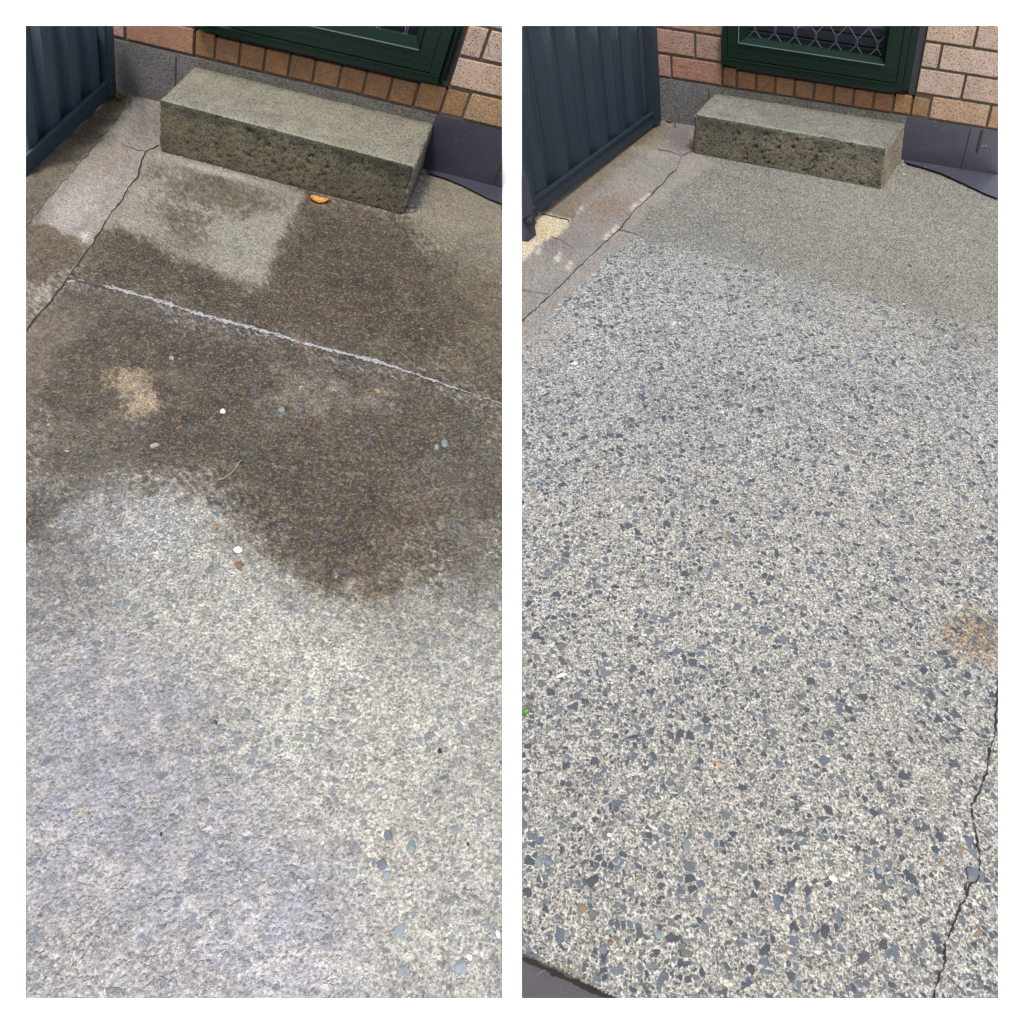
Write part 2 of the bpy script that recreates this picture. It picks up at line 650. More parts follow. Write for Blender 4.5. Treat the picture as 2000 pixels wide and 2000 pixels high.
def paving(name, site, X, Y, zone, mat, z=0.0, cut=None):
    ny, nx = X.shape
    P = gpv(X, Y, z)
    und = (fbm(P, 3.0, 5, 4) - 0.5) * 0.004 + (fbm(P, 60, 9, 3) - .5) * 0.0016
    P[..., 2] += und
    # keep each vertex on its own sight line is not needed: the bumps are a millimetre or so
    co = (P * SC).reshape(-1, 3)
    idx = np.arange(ny * nx).reshape(ny, nx)
    quads = np.stack([idx[:-1, :-1], idx[1:, :-1], idx[1:, 1:], idx[:-1, 1:]], -1).reshape(-1, 4)
    if cut is not None:
        keep = cut(X, Y).reshape(-1)
        quads = quads[keep[quads].all(1)]
    # slab edge down to the ground under it
    rim = list(idx[-1, :]) + list(idx[::-1, -1][1:]) + list(idx[0, ::-1][1:]) + list(idx[1:, 0])
    me = bpy.data.meshes.new(name)
    low = gpv(X.reshape(-1)[rim], Y.reshape(-1)[rim], -0.012 / SC) * SC
    base = len(co)
    allco = np.concatenate([co, low])
    sk = []
    if cut is None:
        for i in range(len(rim)):
            j = (i + 1) % len(rim)
            sk.append([rim[i], base + i, base + j, rim[j]])
    else:
        kp = cut(X, Y).reshape(-1)
        for i in range(len(rim)):
            j = (i + 1) % len(rim)
            if kp[rim[i]] and kp[rim[j]]:
                sk.append([rim[i], base + i, base + j, rim[j]])
    faces = quads.tolist() + sk
    me.from_pydata(allco.tolist(), [], faces)
    me.update()
    for an, src in (('tone', zone.tone), ('ctl', zone.ctl)):
        a = me.attributes.new(an, 'FLOAT_COLOR', 'POINT')
        s4 = np.ones((len(allco), 4), np.float32)
        flat = src.reshape(-1, 3)
        s4[:base, :3] = flat
        s4[base:, :3] = flat[rim]
        a.data.foreach_set('color', s4.reshape(-1))
    if zone.dirt is not None:
        a = me.attributes.new('dirt', 'FLOAT', 'POINT')
        d1 = np.zeros(len(allco), np.float32)
        d1[:base] = zone.dirt.reshape(-1)
        a.data.foreach_set('value', d1)
    me.materials.append(mat)
    for p in me.polygons:
        p.use_smooth = True
    o = bpy.data.objects.new(name, me)
    COL.objects.link(o)
    return o


def ribbon(name, pts, width, mat, parent, z=0.0022, jit=1.5, seed=1, sub=7.0, site=None, wvar=0.5):
    """A jagged strip of dirt or filler along a line on the paving."""
    rnd = random.Random(seed)
    path = []
    for i in range(len(pts) - 1):
        (ax, ay), (bx, by) = pts[i][:2], pts[i + 1][:2]
        n = max(1, int(math.hypot(bx - ax, by - ay) / sub))
        for k in range(n):
            t = k / n
            path.append((ax + (bx - ax) * t, ay + (by - ay) * t))
    path.append(pts[-1][:2])
    L, Rr = [], []
    for i, (x, y) in enumerate(path):
        a = path[max(0, i - 1)]
        b = path[min(len(path) - 1, i + 1)]
        dx, dy = b[0] - a[0], b[1] - a[1]
        l = math.hypot(dx, dy) or 1
        nx, ny = -dy / l, dx / l
        j = rnd.uniform(-jit, jit)
        sw = 0.62 + 0.55 * mnoise.noise(Vector((x * .035, y * .035, seed))) + 0.25 * mnoise.noise(Vector((x * .13, y * .13, seed)))
        w1 = width * sw * (0.5 + rnd.uniform(-.5, .5) * wvar)
        w2 = width * sw * (0.5 + rnd.uniform(-.5, .5) * wvar)
        L.append((x + nx * (w1 + j), y + ny * (w1 + j)))
        Rr.append((x - nx * (w2 - j), y - ny * (w2 - j)))
    bm = newbm()
    va = [bm.verts.new(V(gp(p, z))) for p in L]
    vb = [bm.verts.new(V(gp(p, z))) for p in Rr]
    for i in range(len(va) - 1):
        bm.faces.new((va[i], va[i + 1], vb[i + 1], vb[i]))
    return link(name, bm, mat, parent, site)


# ------------------------------------------------------------------ LEFT PLOT paving
K = 0.56
XL, YL = make_grid(PL, ((225, 177), (834, 331)), 3.6)
Pg = gpv(XL, YL)
Z = Zone(PL, XL, YL, Pg, 11, (150, 150, 145), 0.55, 0.30, 0.35)
crackL = [(300, 288), (283, 296), (274, 322), (268, 345), (246, 374), (236, 395), (216, 418), (203, 440), (176, 482), (150, 517), (130, 545), (118, 562), (96, 590), (70, 620), (50, 644)]
jointL = [(129, 541), (218, 561), (291, 582), (399, 616), (515, 646), (600, 672), (736, 706), (852, 745), (981, 789)]
stripL = [(50, 444), (87, 392), (141, 335), (185, 283), (221, 242), (257, 195)]
upper = [(300, 160), (1000, 150), (1000, 796)] + jointL[::-1] + crackL[::-1]
# upper slab: tan grey, fine-grained
Z.poly(upper, 3, 1, avg=(146, 140, 126), fine=0.30, big=0.0, wet=0.1)
Z.blob(940, 470, 150, 260, 0.8, avg=(150, 143, 126))
Z.blob(900, 640, 110, 150, 0.7, 0, 0.8, avg=(134, 122, 98), fine=0.6)
# dark mould on it
Z.poly([(590, 372), (700, 400), (790, 430), (860, 500), (880, 620), (850, 730), (740, 700), (600, 665), (505, 640), (505, 560), (545, 470)], 48, 20, 0.88, avg=(98, 82, 58), fine=0.55)
Z.poly([(820, 470), (1000, 520), (1000, 800), (840, 740)], 60, 40, 0.55, avg=(108, 98, 76), fine=0.6)
Z.poly([(190, 455), (250, 450), (340, 500), (505, 560), (560, 570), (560, 655), (399, 612), (291, 578), (200, 556), (150, 535)], 24, 14, 0.82, avg=(88, 77, 55), fine=0.5)
Z.blob(290, 500, 70, 26, 0.6, 28, avg=(66, 55, 40))
Z.blob(430, 575, 90, 22, 0.55, 20, avg=(70, 58, 40))
Z.blob(640, 520, 90, 80, 0.55, 0, avg=(72, 60, 45))
Z.blob(760, 560, 90, 90, 0.4, 0, avg=(78, 66, 52))
Z.blob(700, 690, 150, 30, 0.4, 18, avg=(80, 68, 52))
# the cleaner rectangle
Z.poly([(290, 300), (590, 380), (582, 405), (546, 470), (512, 562), (440, 540), (330, 490), (240, 445), (255, 380)], 10, 9, 0.9, avg=(150, 147, 133), fine=0.42)
Z.blob(400, 365, 120, 50, 0.6, 10, 0.8, avg=(108, 98, 78))
Z.blob(360, 450, 60, 40, 0.45, 30, 0.8, avg=(106, 94, 74))
Z.blob(330, 420, 60, 30, 0.35, 10, avg=(120, 108, 92))
Z.blob(480, 390, 70, 30, 0.3, 10, avg=(120, 112, 92))
Z.poly([(840, 330), (981, 395), (981, 520), (840, 480), (800, 420)], 20, 12, 0.7, avg=(140, 133, 118))
Z.blob(815, 380, 22, 38, 0.9, 20, avg=(176, 174, 170), fine=0.5)
Z.blob(420, 335, 130, 8, 0.8, 15, 0.4, avg=(180, 178, 172))
# strips left of the crack
left_strip = [(0, 0), (330, 0), (300, 288)] + crackL[1:] + [(0, 660)]
Z.poly(left_strip, 3, 1, avg=(153, 147, 140), fine=0.14, big=0.0, wet=0.1)
Z.poly([(0, 0), (300, 100)] + stripL[::-1] + [(0, 500)], 3, 3, avg=(128, 121, 105), fine=0.16)
Z.blob(190, 225, 70, 40, 0.5, -40, avg=(104, 96, 78))
Z.blob(60, 400, 40, 60, 0.5, 0, avg=(112, 108, 92))
Z.blob(280, 230, 36, 50, 0.75, 10, avg=(125, 121, 118))
Z.blob(200, 330, 55, 22, 0.6, -45, avg=(150, 134, 118))
Z.blob(150, 400, 90, 28, 0.7, -45, avg=(178, 172, 168))
Z.poly([(0, 438), (60, 442), (90, 438), (120, 455), (160, 462), (172, 478), (150, 515), (118, 535), (70, 552), (0, 548)], 5, 5, 0.9, avg=(128, 108, 84), fine=0.15)
Z.blob(165, 462, 16, 10, 0.9, -45, avg=(205, 200, 188))
Z.blob(80, 590, 60, 16, 0.7, -45, avg=(172, 165, 158))
# lower slab: brown mould
lower = [(118, 548)] + jointL + [(1000, 820), (1000, 980), (900, 1010), (820, 1010), (760, 1150), (640, 1150), (560, 1080), (470, 1020), (400, 955), (240, 930), (50, 1000), (30, 650)]
Z.poly(lower, 120, 44, 0.95, avg=(98, 79, 58), fine=0.6, big=0.28, wet=0.30)
Z.poly(upper, 3, 1, 0.0)
Z.poly([(125, 552), (210, 575), (190, 640), (110, 700), (80, 760), (40, 830), (40, 650)], 14, 10, 0.85, avg=(128, 114, 100), fine=0.15, big=0.02)
Z.blob(240, 610, 110, 55, 0.5, 15, avg=(86, 74, 68))
Z.blob(450, 700, 130, 60, 0.5, 15, avg=(80, 66, 48))
Z.blob(560, 930, 110, 80, 0.5, 0, avg=(74, 60, 46))
Z.blob(360, 860, 90, 50, 0.55, 0, avg=(66, 54, 42))
Z.blob(700, 860, 90, 60, 0.4, 0, avg=(76, 62, 46))
Z.blob(258, 755, 50, 40, 0.75, 20, 0.7, avg=(184, 166, 138), fine=0.5)
Z.blob(275, 790, 52, 30, 0.7, -30, 0.8, avg=(178, 160, 134), fine=0.5)
Z.blob(310, 735, 50, 18, 0.5, -20, 0.8, avg=(150, 134, 112), fine=0.5)
Z.blob(350, 740, 40, 36, 0.4, 0, avg=(140, 128, 104))
Z.blob(610, 775, 100, 50, 0.6, 10, 0.8, avg=(158, 150, 142), fine=0.9)
Z.blob(690, 850, 150, 90, 0.35, 30, 0.8, avg=(136, 126, 112), fine=0.9)
Z.blob(560, 830, 60, 40, 0.4, 30, 0.8, avg=(150, 142, 134), fine=0.9)
Z.blob(770, 770, 70, 40, 0.5, 10, 0.5, avg=(140, 130, 112), fine=0.6)
Z.blob(140, 870, 170, 75, 0.55, 10, 0.7, avg=(136, 128, 117), fine=0.9, big=0.5)
Z.blob(500, 880, 80, 40, 0.3, 10, 0.5, avg=(120, 110, 96), fine=0.6, big=0.5)
Z.poly([(800, 740), (1000, 790), (1000, 1080), (860, 1060), (760, 900)], 60, 40, 0.6, avg=(98, 88, 70), fine=0.8)
Z.poly([(850, 870), (1000, 860), (1000, 1250), (860, 1180), (800, 1000)], 90, 40, 0.85, avg=(124, 119, 110), fine=0.9, big=0.15, wet=0.5)
# transition zone, grey
Z.poly([(30, 960), (240, 930), (250, 1100), (260, 1330), (30, 1400)], 70, 40, 0.8, avg=(128, 124, 122), fine=0.85, big=0.15, wet=0.6)
Z.blob(80, 1010, 90, 60, 0.6, 0, avg=(98, 90, 88))
Z.blob(320, 1055, 150, 85, 0.8, 15, 0.7, avg=(186, 186, 188), fine=0.95, big=0.35)
Z.blob(250, 1010, 120, 50, 0.5, 0, 0.8, avg=(170, 168, 168), fine=0.95)
Z.blob(480, 1130, 190, 90, 0.7, 25, 0.7, avg=(168, 167, 156), fine=0.9, big=0.4)
Z.blob(690, 1050, 200, 150, 0.75, 0, 0.8, avg=(112, 95, 73), fine=0.9)
Z.blob(610, 1070, 110, 80, 0.5, 20, 0.8, avg=(92, 74, 56))
Z.blob(720, 1120, 110, 45, 0.4, 0, 0.8, avg=(126, 100, 64))
Z.blob(800, 1000, 80, 60, 0.4, 0, 0.5, avg=(132, 112, 74))
# pale lower half; sky sheen of the wet film painted into the tone
Z.poly([(240, 1130), (500, 1130), (620, 1180), (820, 1190), (1000, 1230), (1000, 2000), (30, 2000), (30, 1330)], 110, 45, 0.92, avg=(182, 180, 172), fine=0.75, big=0.42, wet=0.65)
Z.blob(800, 1240, 200, 50, 0.4, 0, avg=(150, 144, 134))
Z.poly([(30, 1260), (230, 1270), (400, 1420), (560, 1600), (700, 1760), (700, 1950), (560, 2010), (30, 2010)], 110, 60, 0.9, avg=(156, 155, 165), fine=0.42, big=0.2, wet=0.95)
Z.blob(560, 1780, 170, 120, 0.6, 0, avg=(158, 157, 168), fine=0.4, wet=0.95)
Z.blob(640, 1330, 260, 110, 0.6, 35, 0.7, avg=(194, 192, 180), fine=0.8)
Z.blob(760, 1480, 200, 130, 0.5, 25, 0.7, avg=(190, 188, 177), fine=0.8)
Z.blob(860, 1720, 180, 220, 0.5, 0, 0.5, avg=(190, 187, 178), fine=0.6)
Z.blob(140, 1860, 190, 90, 0.6, 0, 0.8, avg=(158, 154, 148), fine=0.95)
Z.blob(330, 1900, 120, 60, 0.5, 0, 0.8, avg=(166, 160, 156), fine=0.95)
Z.blob(180, 1700, 60, 50, 0.4, 0, 0.8, avg=(188, 182, 172), fine=0.8)
Z.blob(420, 1600, 120, 60, 0.35, 20, 0.8, avg=(180, 178, 174), fine=0.7)
Z.blob(770, 1660, 60, 60, 0.4, 0, 0.8, avg=(196, 188, 172), fine=0.6, big=0.8)
Z.blob(72, 1548, 16, 12, 0.4, 0, 0.8, avg=(200, 170, 160))
# mould never lies evenly: pale worn flecks and darker crumbs through the brown
dk = 1 - sstep(Z.tone.mean(-1), .09, .26)
Z.dirt = np.clip(dk * 1.25, 0, 1)
fl = sstep(fbm(Pg, 55, 501, 4, .8), .50, .66) * sstep(fbm(Pg, 12, 521, 4), .38, .62)
Z.put(fl * dk * 0.55, avg=(138, 127, 103))
dkn = sstep(fbm(Pg, 45, 541, 4, .8), .52, .70)
Z.put(dkn * dk * 0.5, avg=(48, 38, 28))
b1 = sstep(fbm(Pg, 13, 601, 5, .72), .50, .60)
b2 = sstep(fbm(Pg, 16, 631, 5, .72), .52, .62)
b3 = sstep(fbm(Pg, 20, 661, 5, .75), .54, .62)
Z.put(b1 * dk * 0.6, avg=(60, 44, 30))
Z.put(b2 * dk * 0.42, avg=(118, 98, 70))
Z.put(b3 * dk * 0.34, avg=(134, 126, 108))
b4 = sstep(fbm(Pg, 15, 691, 5, .72), .52, .64)
Z.put(b4 * (1 - dk) * 0.30 * (YL > 900), avg=(128, 126, 124))
b5 = sstep(fbm(Pg, 24, 711, 5, .75), .54, .64)
Z.put(b5 * (1 - dk) * 0.35 * (YL > 900), avg=(204, 199, 186))
# broad tonal drift everywhere
Z.tone *= (1 - 0.42 * dk)[..., None]
Z.ctl[..., 0] = Z.ctl[..., 0] * (0.85 + 0.35 * dk)
Z.tone *= (0.86 + 0.28 * fbm(Pg, 5, 71, 4))[..., None]
Z.tone *= (0.55 + 0.9 * fbm(Pg, 75, 171, 3, 0.9))[..., None]
Z.tone *= K
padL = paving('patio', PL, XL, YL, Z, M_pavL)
tag(padL, kind='structure')

ribbon('crack', crackL, 3.4, M_crack, padL, seed=3, jit=1.6)
ribbon('crack', stripL, 2.4, M_crackfaint, padL, seed=4, jit=2.5, wvar=1.0)
ribbon('crack', [(300, 288), (309, 282)], 2.5, M_crack, padL, seed=5)
ribbon('crack', [(283, 296), (262, 290), (243, 283)], 1.6, M_crackfaint, padL, seed=5)
ribbon('joint_filler', [(129, 542), (160, 549), (205, 560)], 5, M_crackfaint, padL, z=0.003, seed=6, jit=2)
ribbon('joint_filler', [(200, 559), (218, 561), (291, 582), (399, 616), (515, 646), (600, 672), (736, 706), (822, 734)], 9, M_filler, padL, z=0.0022, seed=7, jit=.9, sub=3.5)
ribbon('joint_filler', [(822, 735), (852, 745), (905, 763)], 6, M_filler, padL, z=0.004, seed=8, jit=1.2, sub=4)
ribbon('joint_filler', [(900, 761), (981, 789)], 3.4, M_filler, padL, z=0.003, seed=9, jit=0.8)

# ------------------------------------------------------------------ RIGHT PLOT paving
XR, YR = make_grid(PR, ((1296, 236), (1768, 313)), 3.6)
Pg = gpv(XR, YR)
Z = Zone(PR, XR, YR, Pg, 31, (168, 168, 165), 0.9, 0.95, 0.0)
crackR = [(1353, 295), (1331, 303), (1325, 320), (1320, 332), (1309, 341), (1297, 356), (1269, 382), (1243, 407), (1209, 449), (1176, 477), (1142, 510), (1111, 540), (1080, 572), (1045, 603), (1019, 627)]
Z.blob(1450, 760, 420, 120, 0.45, 0, avg=(146, 147, 145))
Z.blob(1300, 900, 300, 120, 0.3, 0, avg=(150, 151, 149))
# cleaned upper part: fine olive grey
Z.poly([(1209, 440), (1250, 468), (1340, 492), (1460, 520), (1560, 545), (1700, 580), (1830, 620), (1990, 640), (1990, 200), (1300, 200), (1331, 300)], 12, 4, avg=(136, 134, 126), fine=0.9, big=0.02)
Z.poly([(1560, 300), (1990, 300), (1990, 700), (1800, 640), (1600, 560)], 60, 30, 0.6, avg=(143, 139, 129), fine=0.75)
Z.poly([(1209, 449), (1330, 380), (1460, 440), (1600, 560), (1700, 640), (1560, 560), (1400, 520), (1250, 470)], 40, 20, 0.5, avg=(131, 132, 126), fine=0.75, big=0.1)
Z.blob(1400, 540, 260, 50, 0.5, 15, avg=(152, 152, 147), fine=0.85)
Z.blob(1420, 345, 120, 8, 0.5, 12, avg=(120, 114, 98))
Z.blob(1790, 330, 40, 10, 0.6, 18, avg=(128, 120, 108))
Z.blob(1690, 640, 260, 60, 0.4, 10, avg=(158, 155, 144), fine=0.7, big=0.25)
# smooth margin beside the crack
Z.poly([(1353, 290), (1400, 320), (1330, 360), (1262, 420), (1240, 455), (1226, 482), (1190, 500), (1154, 535), (1102, 587), (1060, 632), (1000, 700), (1000, 640)] + crackR[::-1], 5, 6, avg=(148, 142, 137), fine=0.16, big=0.0)
Z.poly([(1000, 690), (1060, 640), (1120, 590), (1130, 640), (1070, 720), (1000, 800)], 20, 12, 0.6, avg=(160, 156, 150), fine=0.6, big=0.2)
# strip between crack and fence
Z.poly([(900, 200), (1360, 200)] + crackR + [(900, 720)], 3, 1, avg=(141, 137, 133), fine=0.16, big=0.0)
Z.poly([(1288, 232), (1310, 262), (1240, 310), (1160, 372), (1112, 428), (1050, 420), (1040, 380), (1288, 200)], 10, 8, 0.85, avg=(124, 113, 98), fine=0.15)
Z.poly([(1288, 236), (1300, 244), (1220, 300), (1120, 362), (1060, 416), (1040, 400), (1280, 225)], 6, 5, 0.6, avg=(100, 87, 68))
Z.blob(1325, 265, 34, 34, 0.8, 0, avg=(112, 104, 104))
Z.blob(1275, 298, 40, 10, 0.6, 10, avg=(156, 148, 144))
Z.blob(1210, 385, 60, 24, 0.6, -30, avg=(160, 150, 144))
Z.blob(1190, 405, 62, 26, 0.75, -10, 0.4, avg=(134, 118, 106))
Z.blob(1090, 480, 60, 30, 0.5, -30, avg=(132, 124, 122))
for bx, by in ((1240, 403), (1262, 386), (1200, 448), (1188, 458), (1135, 408), (1052, 490), (1090, 502), (1112, 518)):
    Z.blob(bx, by, 12, 6, 0.8, -45, avg=(206, 200, 194))
# sunlit patch by the gate post, painted into the slab tone
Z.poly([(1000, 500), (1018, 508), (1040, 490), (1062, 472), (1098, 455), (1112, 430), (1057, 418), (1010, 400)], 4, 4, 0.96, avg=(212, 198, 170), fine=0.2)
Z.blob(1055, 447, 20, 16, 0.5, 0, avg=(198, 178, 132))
# large exposed gravel lower down
Z.poly([(1000, 900), (1990, 900), (1990, 2000), (1000, 2000)], 160, 60, 0.9, avg=(168, 165, 158), fine=0.84, big=0.88)
Z.poly([(1000, 1450), (1990, 1450), (1990, 2000), (1000, 2000)], 120, 80, 0.6, avg=(168, 164, 156), big=0.85)
Z.blob(1895, 1245, 60, 52, 0.7, 20, 0.7, avg=(132, 108, 80), fine=0.8)
Z.blob(1720, 880, 90, 50, 0.4, 0, avg=(172, 167, 157))
Z.blob(1250, 1160, 260, 110, 0.35, 0, avg=(168, 165, 158))
Z.blob(1890, 1040, 110, 60, 0.3, 0, avg=(166, 163, 156))
# grime along the broken bottom edge
Z.poly([(1000, 1846), (1100, 1886), (1230, 1965), (1000, 1990)], 10, 6, 0.8, avg=(120, 110, 92), fine=0.7)
Z.tone *= (0.90 + 0.20 * fbm(Pg, 4, 91, 4))[..., None]
Z.tone *= (0.72 + 0.56 * fbm(Pg, 85, 191, 3, 0.8))[..., None]
Z.tone *= K


def edge_y(x):
    return 1866 + (x - 1019) * (1950 - 1866) / (1196 - 1019)


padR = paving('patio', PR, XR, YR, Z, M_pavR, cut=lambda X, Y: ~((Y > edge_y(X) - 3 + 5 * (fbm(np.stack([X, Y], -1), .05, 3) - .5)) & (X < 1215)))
tag(padR, kind='structure')
ribbon('crack', crackR, 2.8, M_crack, padR, seed=13, jit=1.4)
ribbon('crack', [(1331, 303), (1318, 300), (1300, 294), (1285, 290)], 1.6, M_crackfaint, padR, seed=14)
ribbon('crack', [(1320, 238), (1318, 250)], 2.0, M_crack, padR, seed=15)
ribbon('crack', [(1076, 462), (1098, 470), (1120, 482)], 1.2, M_crackfaint, padR, seed=16)
ribbon('crack', [(1019, 566), (1045, 570), (1070, 574)], 1.3, M_crackfaint, padR, seed=17)
ribbon('crack', [(1209, 449), (1225, 452), (1245, 458)], 2.2, M_crackfaint, padR, seed=18)
ribbon('crack', [(1057, 417), (1085, 424), (1112, 429), (1108, 434)], 2.4, M_crack, padR, seed=19)
crackR2 = [(1950, 1322), (1946, 1380), (1944, 1436), (1934, 1462), (1930, 1500), (1920, 1528), (1914, 1547), (1897, 1577), (1901, 1600), (1907, 1630), (1911, 1655), (1915, 1682), (1911, 1705), (1911, 1719), (1895, 1728), (1890, 1747), (1877, 1770), (1866, 1796), (1853, 1826), (1845, 1850), (1846, 1872), (1844, 1892), (1834, 1905), (1830, 1925), (1825, 1938), (1824, 1950)]
ribbon('crack', crackR2, 5.0, M_crack, padR, seed=21, jit=1.5, wvar=0.9, sub=5, site=PR)
ribbon('crack', [(1911, 1719), (1888, 1724), (1886, 1735), (1890, 1747)], 2.2, M_crack, padR, seed=22)
ribbon('crack', [(1836, 1905), (1838, 1930), (1842, 1950)], 2.2, M_crackfaint, padR, seed=23, site=PR)

# dark bitumen strip below the broken edge at the bottom left of the right plot
zb = -0.0095 / SC
bm = newbm()
e0 = [(1019, 1840), (1060, 1860), (1110, 1884), (1160, 1908), (1230, 1950)]
vs = [bm.verts.new(V(gp(p, zb))) for p in e0 + [(1019, 1950)]]
bm.faces.new(vs)
t = MT('purple_grey_bitumen')
p = t.pos()
sp = t.noise(p, 600, 2)
c = t.vmath('SCALE', (0.024, 0.020, 0.028), t.math('MULTIPLY_ADD', t.noise(p, 40, 3), 0.5, 0.75))
c = t.mix(t.ss(sp, 0.68, 0.74), c, (0.14, 0.13, 0.14))
t.base(c)
t.set(Roughness=0.55)
t.bump(sp, 0.4, 0.001)
o = link('pathway', bm, t.m)
tag(o, kind='structure')
ribbon('edge_gap', [(1012, 1868), (1060, 1889), (1110, 1912), (1160, 1936), (1196, 1953)], 13, M_crack, o, z=zb + 0.002, seed=24, jit=1.0, site=PR, wvar=0.3)
ribbon('grass_blade', [(1048, 1905), (1056, 1899), (1066, 1894)], 0.7, plain('dry_grass', (0.25, 0.2, 0.12), 0.7), o, z=zb + 0.006, seed=25, jit=0.2, wvar=0)


# ------------------------------------------------------------------ concrete doorsteps
def cube_grid(bm, corners, nx, ny, nz, disp, seed, tonefn, site):
    """Rounded, chipped block: corners as for hexa(); param u along 0-1, v along 1-2, w up."""
    c = [np.array(p) for p in corners]

    def P(u, v, w):
        lo = (c[0] * (1 - u) + c[1] * u) * (1 - v) + (c[3] * (1 - u) + c[2] * u) * v
        hi = (c[4] * (1 - u) + c[5] * u) * (1 - v) + (c[7] * (1 - u) + c[6] * u) * v
        return lo * (1 - w) + hi * w
    cen = sum(c) / 8
    lay = bm.loops.layers.float_color.new('tone')
    cache = {}

    def vert(i, j, k):
        key = (i, j, k)
        if key in cache:
            return cache[key]
        u, v, w = i / nx, j / ny, k / nz
        p = P(u, v, w)
        out = (p - cen)
        q = Vector((p * 22 + seed).tolist())
        n1 = mnoise.noise(q) * 1.0 + mnoise.noise(q * 3.1) * 0.6
        # chips along arrises
        ed = sum(1 for a, m in ((i, nx), (j, ny), (k, nz)) if a in (0, m))
        d = disp * n1
        if ed >= 2:
            d -= 0.016 * max(0, mnoise.noise(q * 0.55 + Vector((9, 1, 2))) - .08)
            d -= disp * (0.9 + 4.5 * max(0, mnoise.noise(q * 1.7 + Vector((3, 3, 3)))) + 2.6 * abs(mnoise.noise(q * 4.3)))
        elif sum(1 for a, m in ((i, nx), (j, ny), (k, nz)) if a <= 1 or a >= m - 1) >= 2:
            d -= disp * (0.3 + 2.2 * max(0, mnoise.noise(q * 1.7 + Vector((3, 3, 3)))))
        if j == ny and 0 < k < nz:
            hole = mnoise.noise(Vector((p[0] * 38, p[1] * 38, p[2] * 60)))
            d -= 0.045 * max(0, hole - .36) + 0.022 * max(0, mnoise.noise(Vector((p[0] * 90, p[1] * 90, p[2] * 110))) - .3)
        p = p + out / np.linalg.norm(out) * d
        vv = bm.verts.new(V(p))
        cache[key] = (vv, u, v, w, p)
        return cache[key]
    faces = []
    for i in range(nx):
        for j in range(ny):
            faces.append(('t', [vert(i, j, nz), vert(i + 1, j, nz), vert(i + 1, j + 1, nz), vert(i, j + 1, nz)]))
    for i in range(nx):
        for k in range(nz):
            faces.append(('f', [vert(i, ny, k), vert(i, ny, k + 1), vert(i + 1, ny, k + 1), vert(i + 1, ny, k)]))
            faces.append(('b', [vert(i, 0, k), vert(i + 1, 0, k), vert(i + 1, 0, k + 1), vert(i, 0, k + 1)]))
    for j in range(ny):
        for k in range(nz):
            faces.append(('l', [vert(0, j, k), vert(0, j, k + 1), vert(0, j + 1, k + 1), vert(0, j + 1, k)]))
            faces.append(('r', [vert(nx, j, k), vert(nx, j + 1, k), vert(nx, j + 1, k + 1), vert(nx, j, k + 1)]))
    for side, vs in faces:
        f = bm.faces.new([a[0] for a in vs])
        f.smooth = True
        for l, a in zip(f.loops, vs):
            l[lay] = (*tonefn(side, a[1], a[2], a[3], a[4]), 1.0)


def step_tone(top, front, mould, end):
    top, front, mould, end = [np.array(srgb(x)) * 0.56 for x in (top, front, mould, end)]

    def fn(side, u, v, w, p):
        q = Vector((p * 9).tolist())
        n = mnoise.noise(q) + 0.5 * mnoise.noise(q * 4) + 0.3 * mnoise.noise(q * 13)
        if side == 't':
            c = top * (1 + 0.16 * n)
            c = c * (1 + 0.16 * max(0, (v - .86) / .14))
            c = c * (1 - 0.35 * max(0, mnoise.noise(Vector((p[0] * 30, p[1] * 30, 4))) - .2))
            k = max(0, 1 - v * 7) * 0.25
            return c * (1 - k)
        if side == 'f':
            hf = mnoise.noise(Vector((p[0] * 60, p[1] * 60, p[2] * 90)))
            m = min(1, max(0, (w - 0.72 - 0.22 * n) * 6 + 0.5 * hf)) * 0.8 + min(1, max(0, 0.16 - w) * 8) * 0.55  # mould below the top edge; also darker towards the base
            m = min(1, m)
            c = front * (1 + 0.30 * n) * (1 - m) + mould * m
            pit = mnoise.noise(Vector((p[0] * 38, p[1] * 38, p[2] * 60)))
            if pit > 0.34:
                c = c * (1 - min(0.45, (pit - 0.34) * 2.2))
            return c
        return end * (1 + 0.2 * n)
    return fn


def make_step(site, bot, topc, T, tones, label, seed):
    root = empty('concrete_step')
    root.location = V(site.w(*bot[0], 0))
    corners = [site.w(x, y, -0.01) for x, y in bot] + [site.w(x, y, T) for x, y in topc]
    bm = newbm()
    cube_grid(bm, corners, 170, 52, 30, 0.0040, seed, tones, site)
    o = link('block', bm, M_step)
    o.parent = root
    o.matrix_parent_inverse = Matrix.Translation(-root.location)
    tag(root, label, 'step')
    return root


def adopt(o, root):
    o.parent = root
    o.matrix_parent_inverse = Matrix.Translation(-root.location)


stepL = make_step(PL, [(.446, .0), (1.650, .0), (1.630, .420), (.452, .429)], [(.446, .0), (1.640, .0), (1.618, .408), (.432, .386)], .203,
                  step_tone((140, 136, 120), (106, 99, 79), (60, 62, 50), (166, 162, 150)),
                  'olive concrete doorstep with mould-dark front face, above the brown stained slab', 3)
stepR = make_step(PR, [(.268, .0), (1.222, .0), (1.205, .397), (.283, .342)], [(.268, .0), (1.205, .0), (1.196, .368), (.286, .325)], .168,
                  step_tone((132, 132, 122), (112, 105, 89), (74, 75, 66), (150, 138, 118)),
                  'pale grey concrete doorstep above the clean gravel concrete', 8)


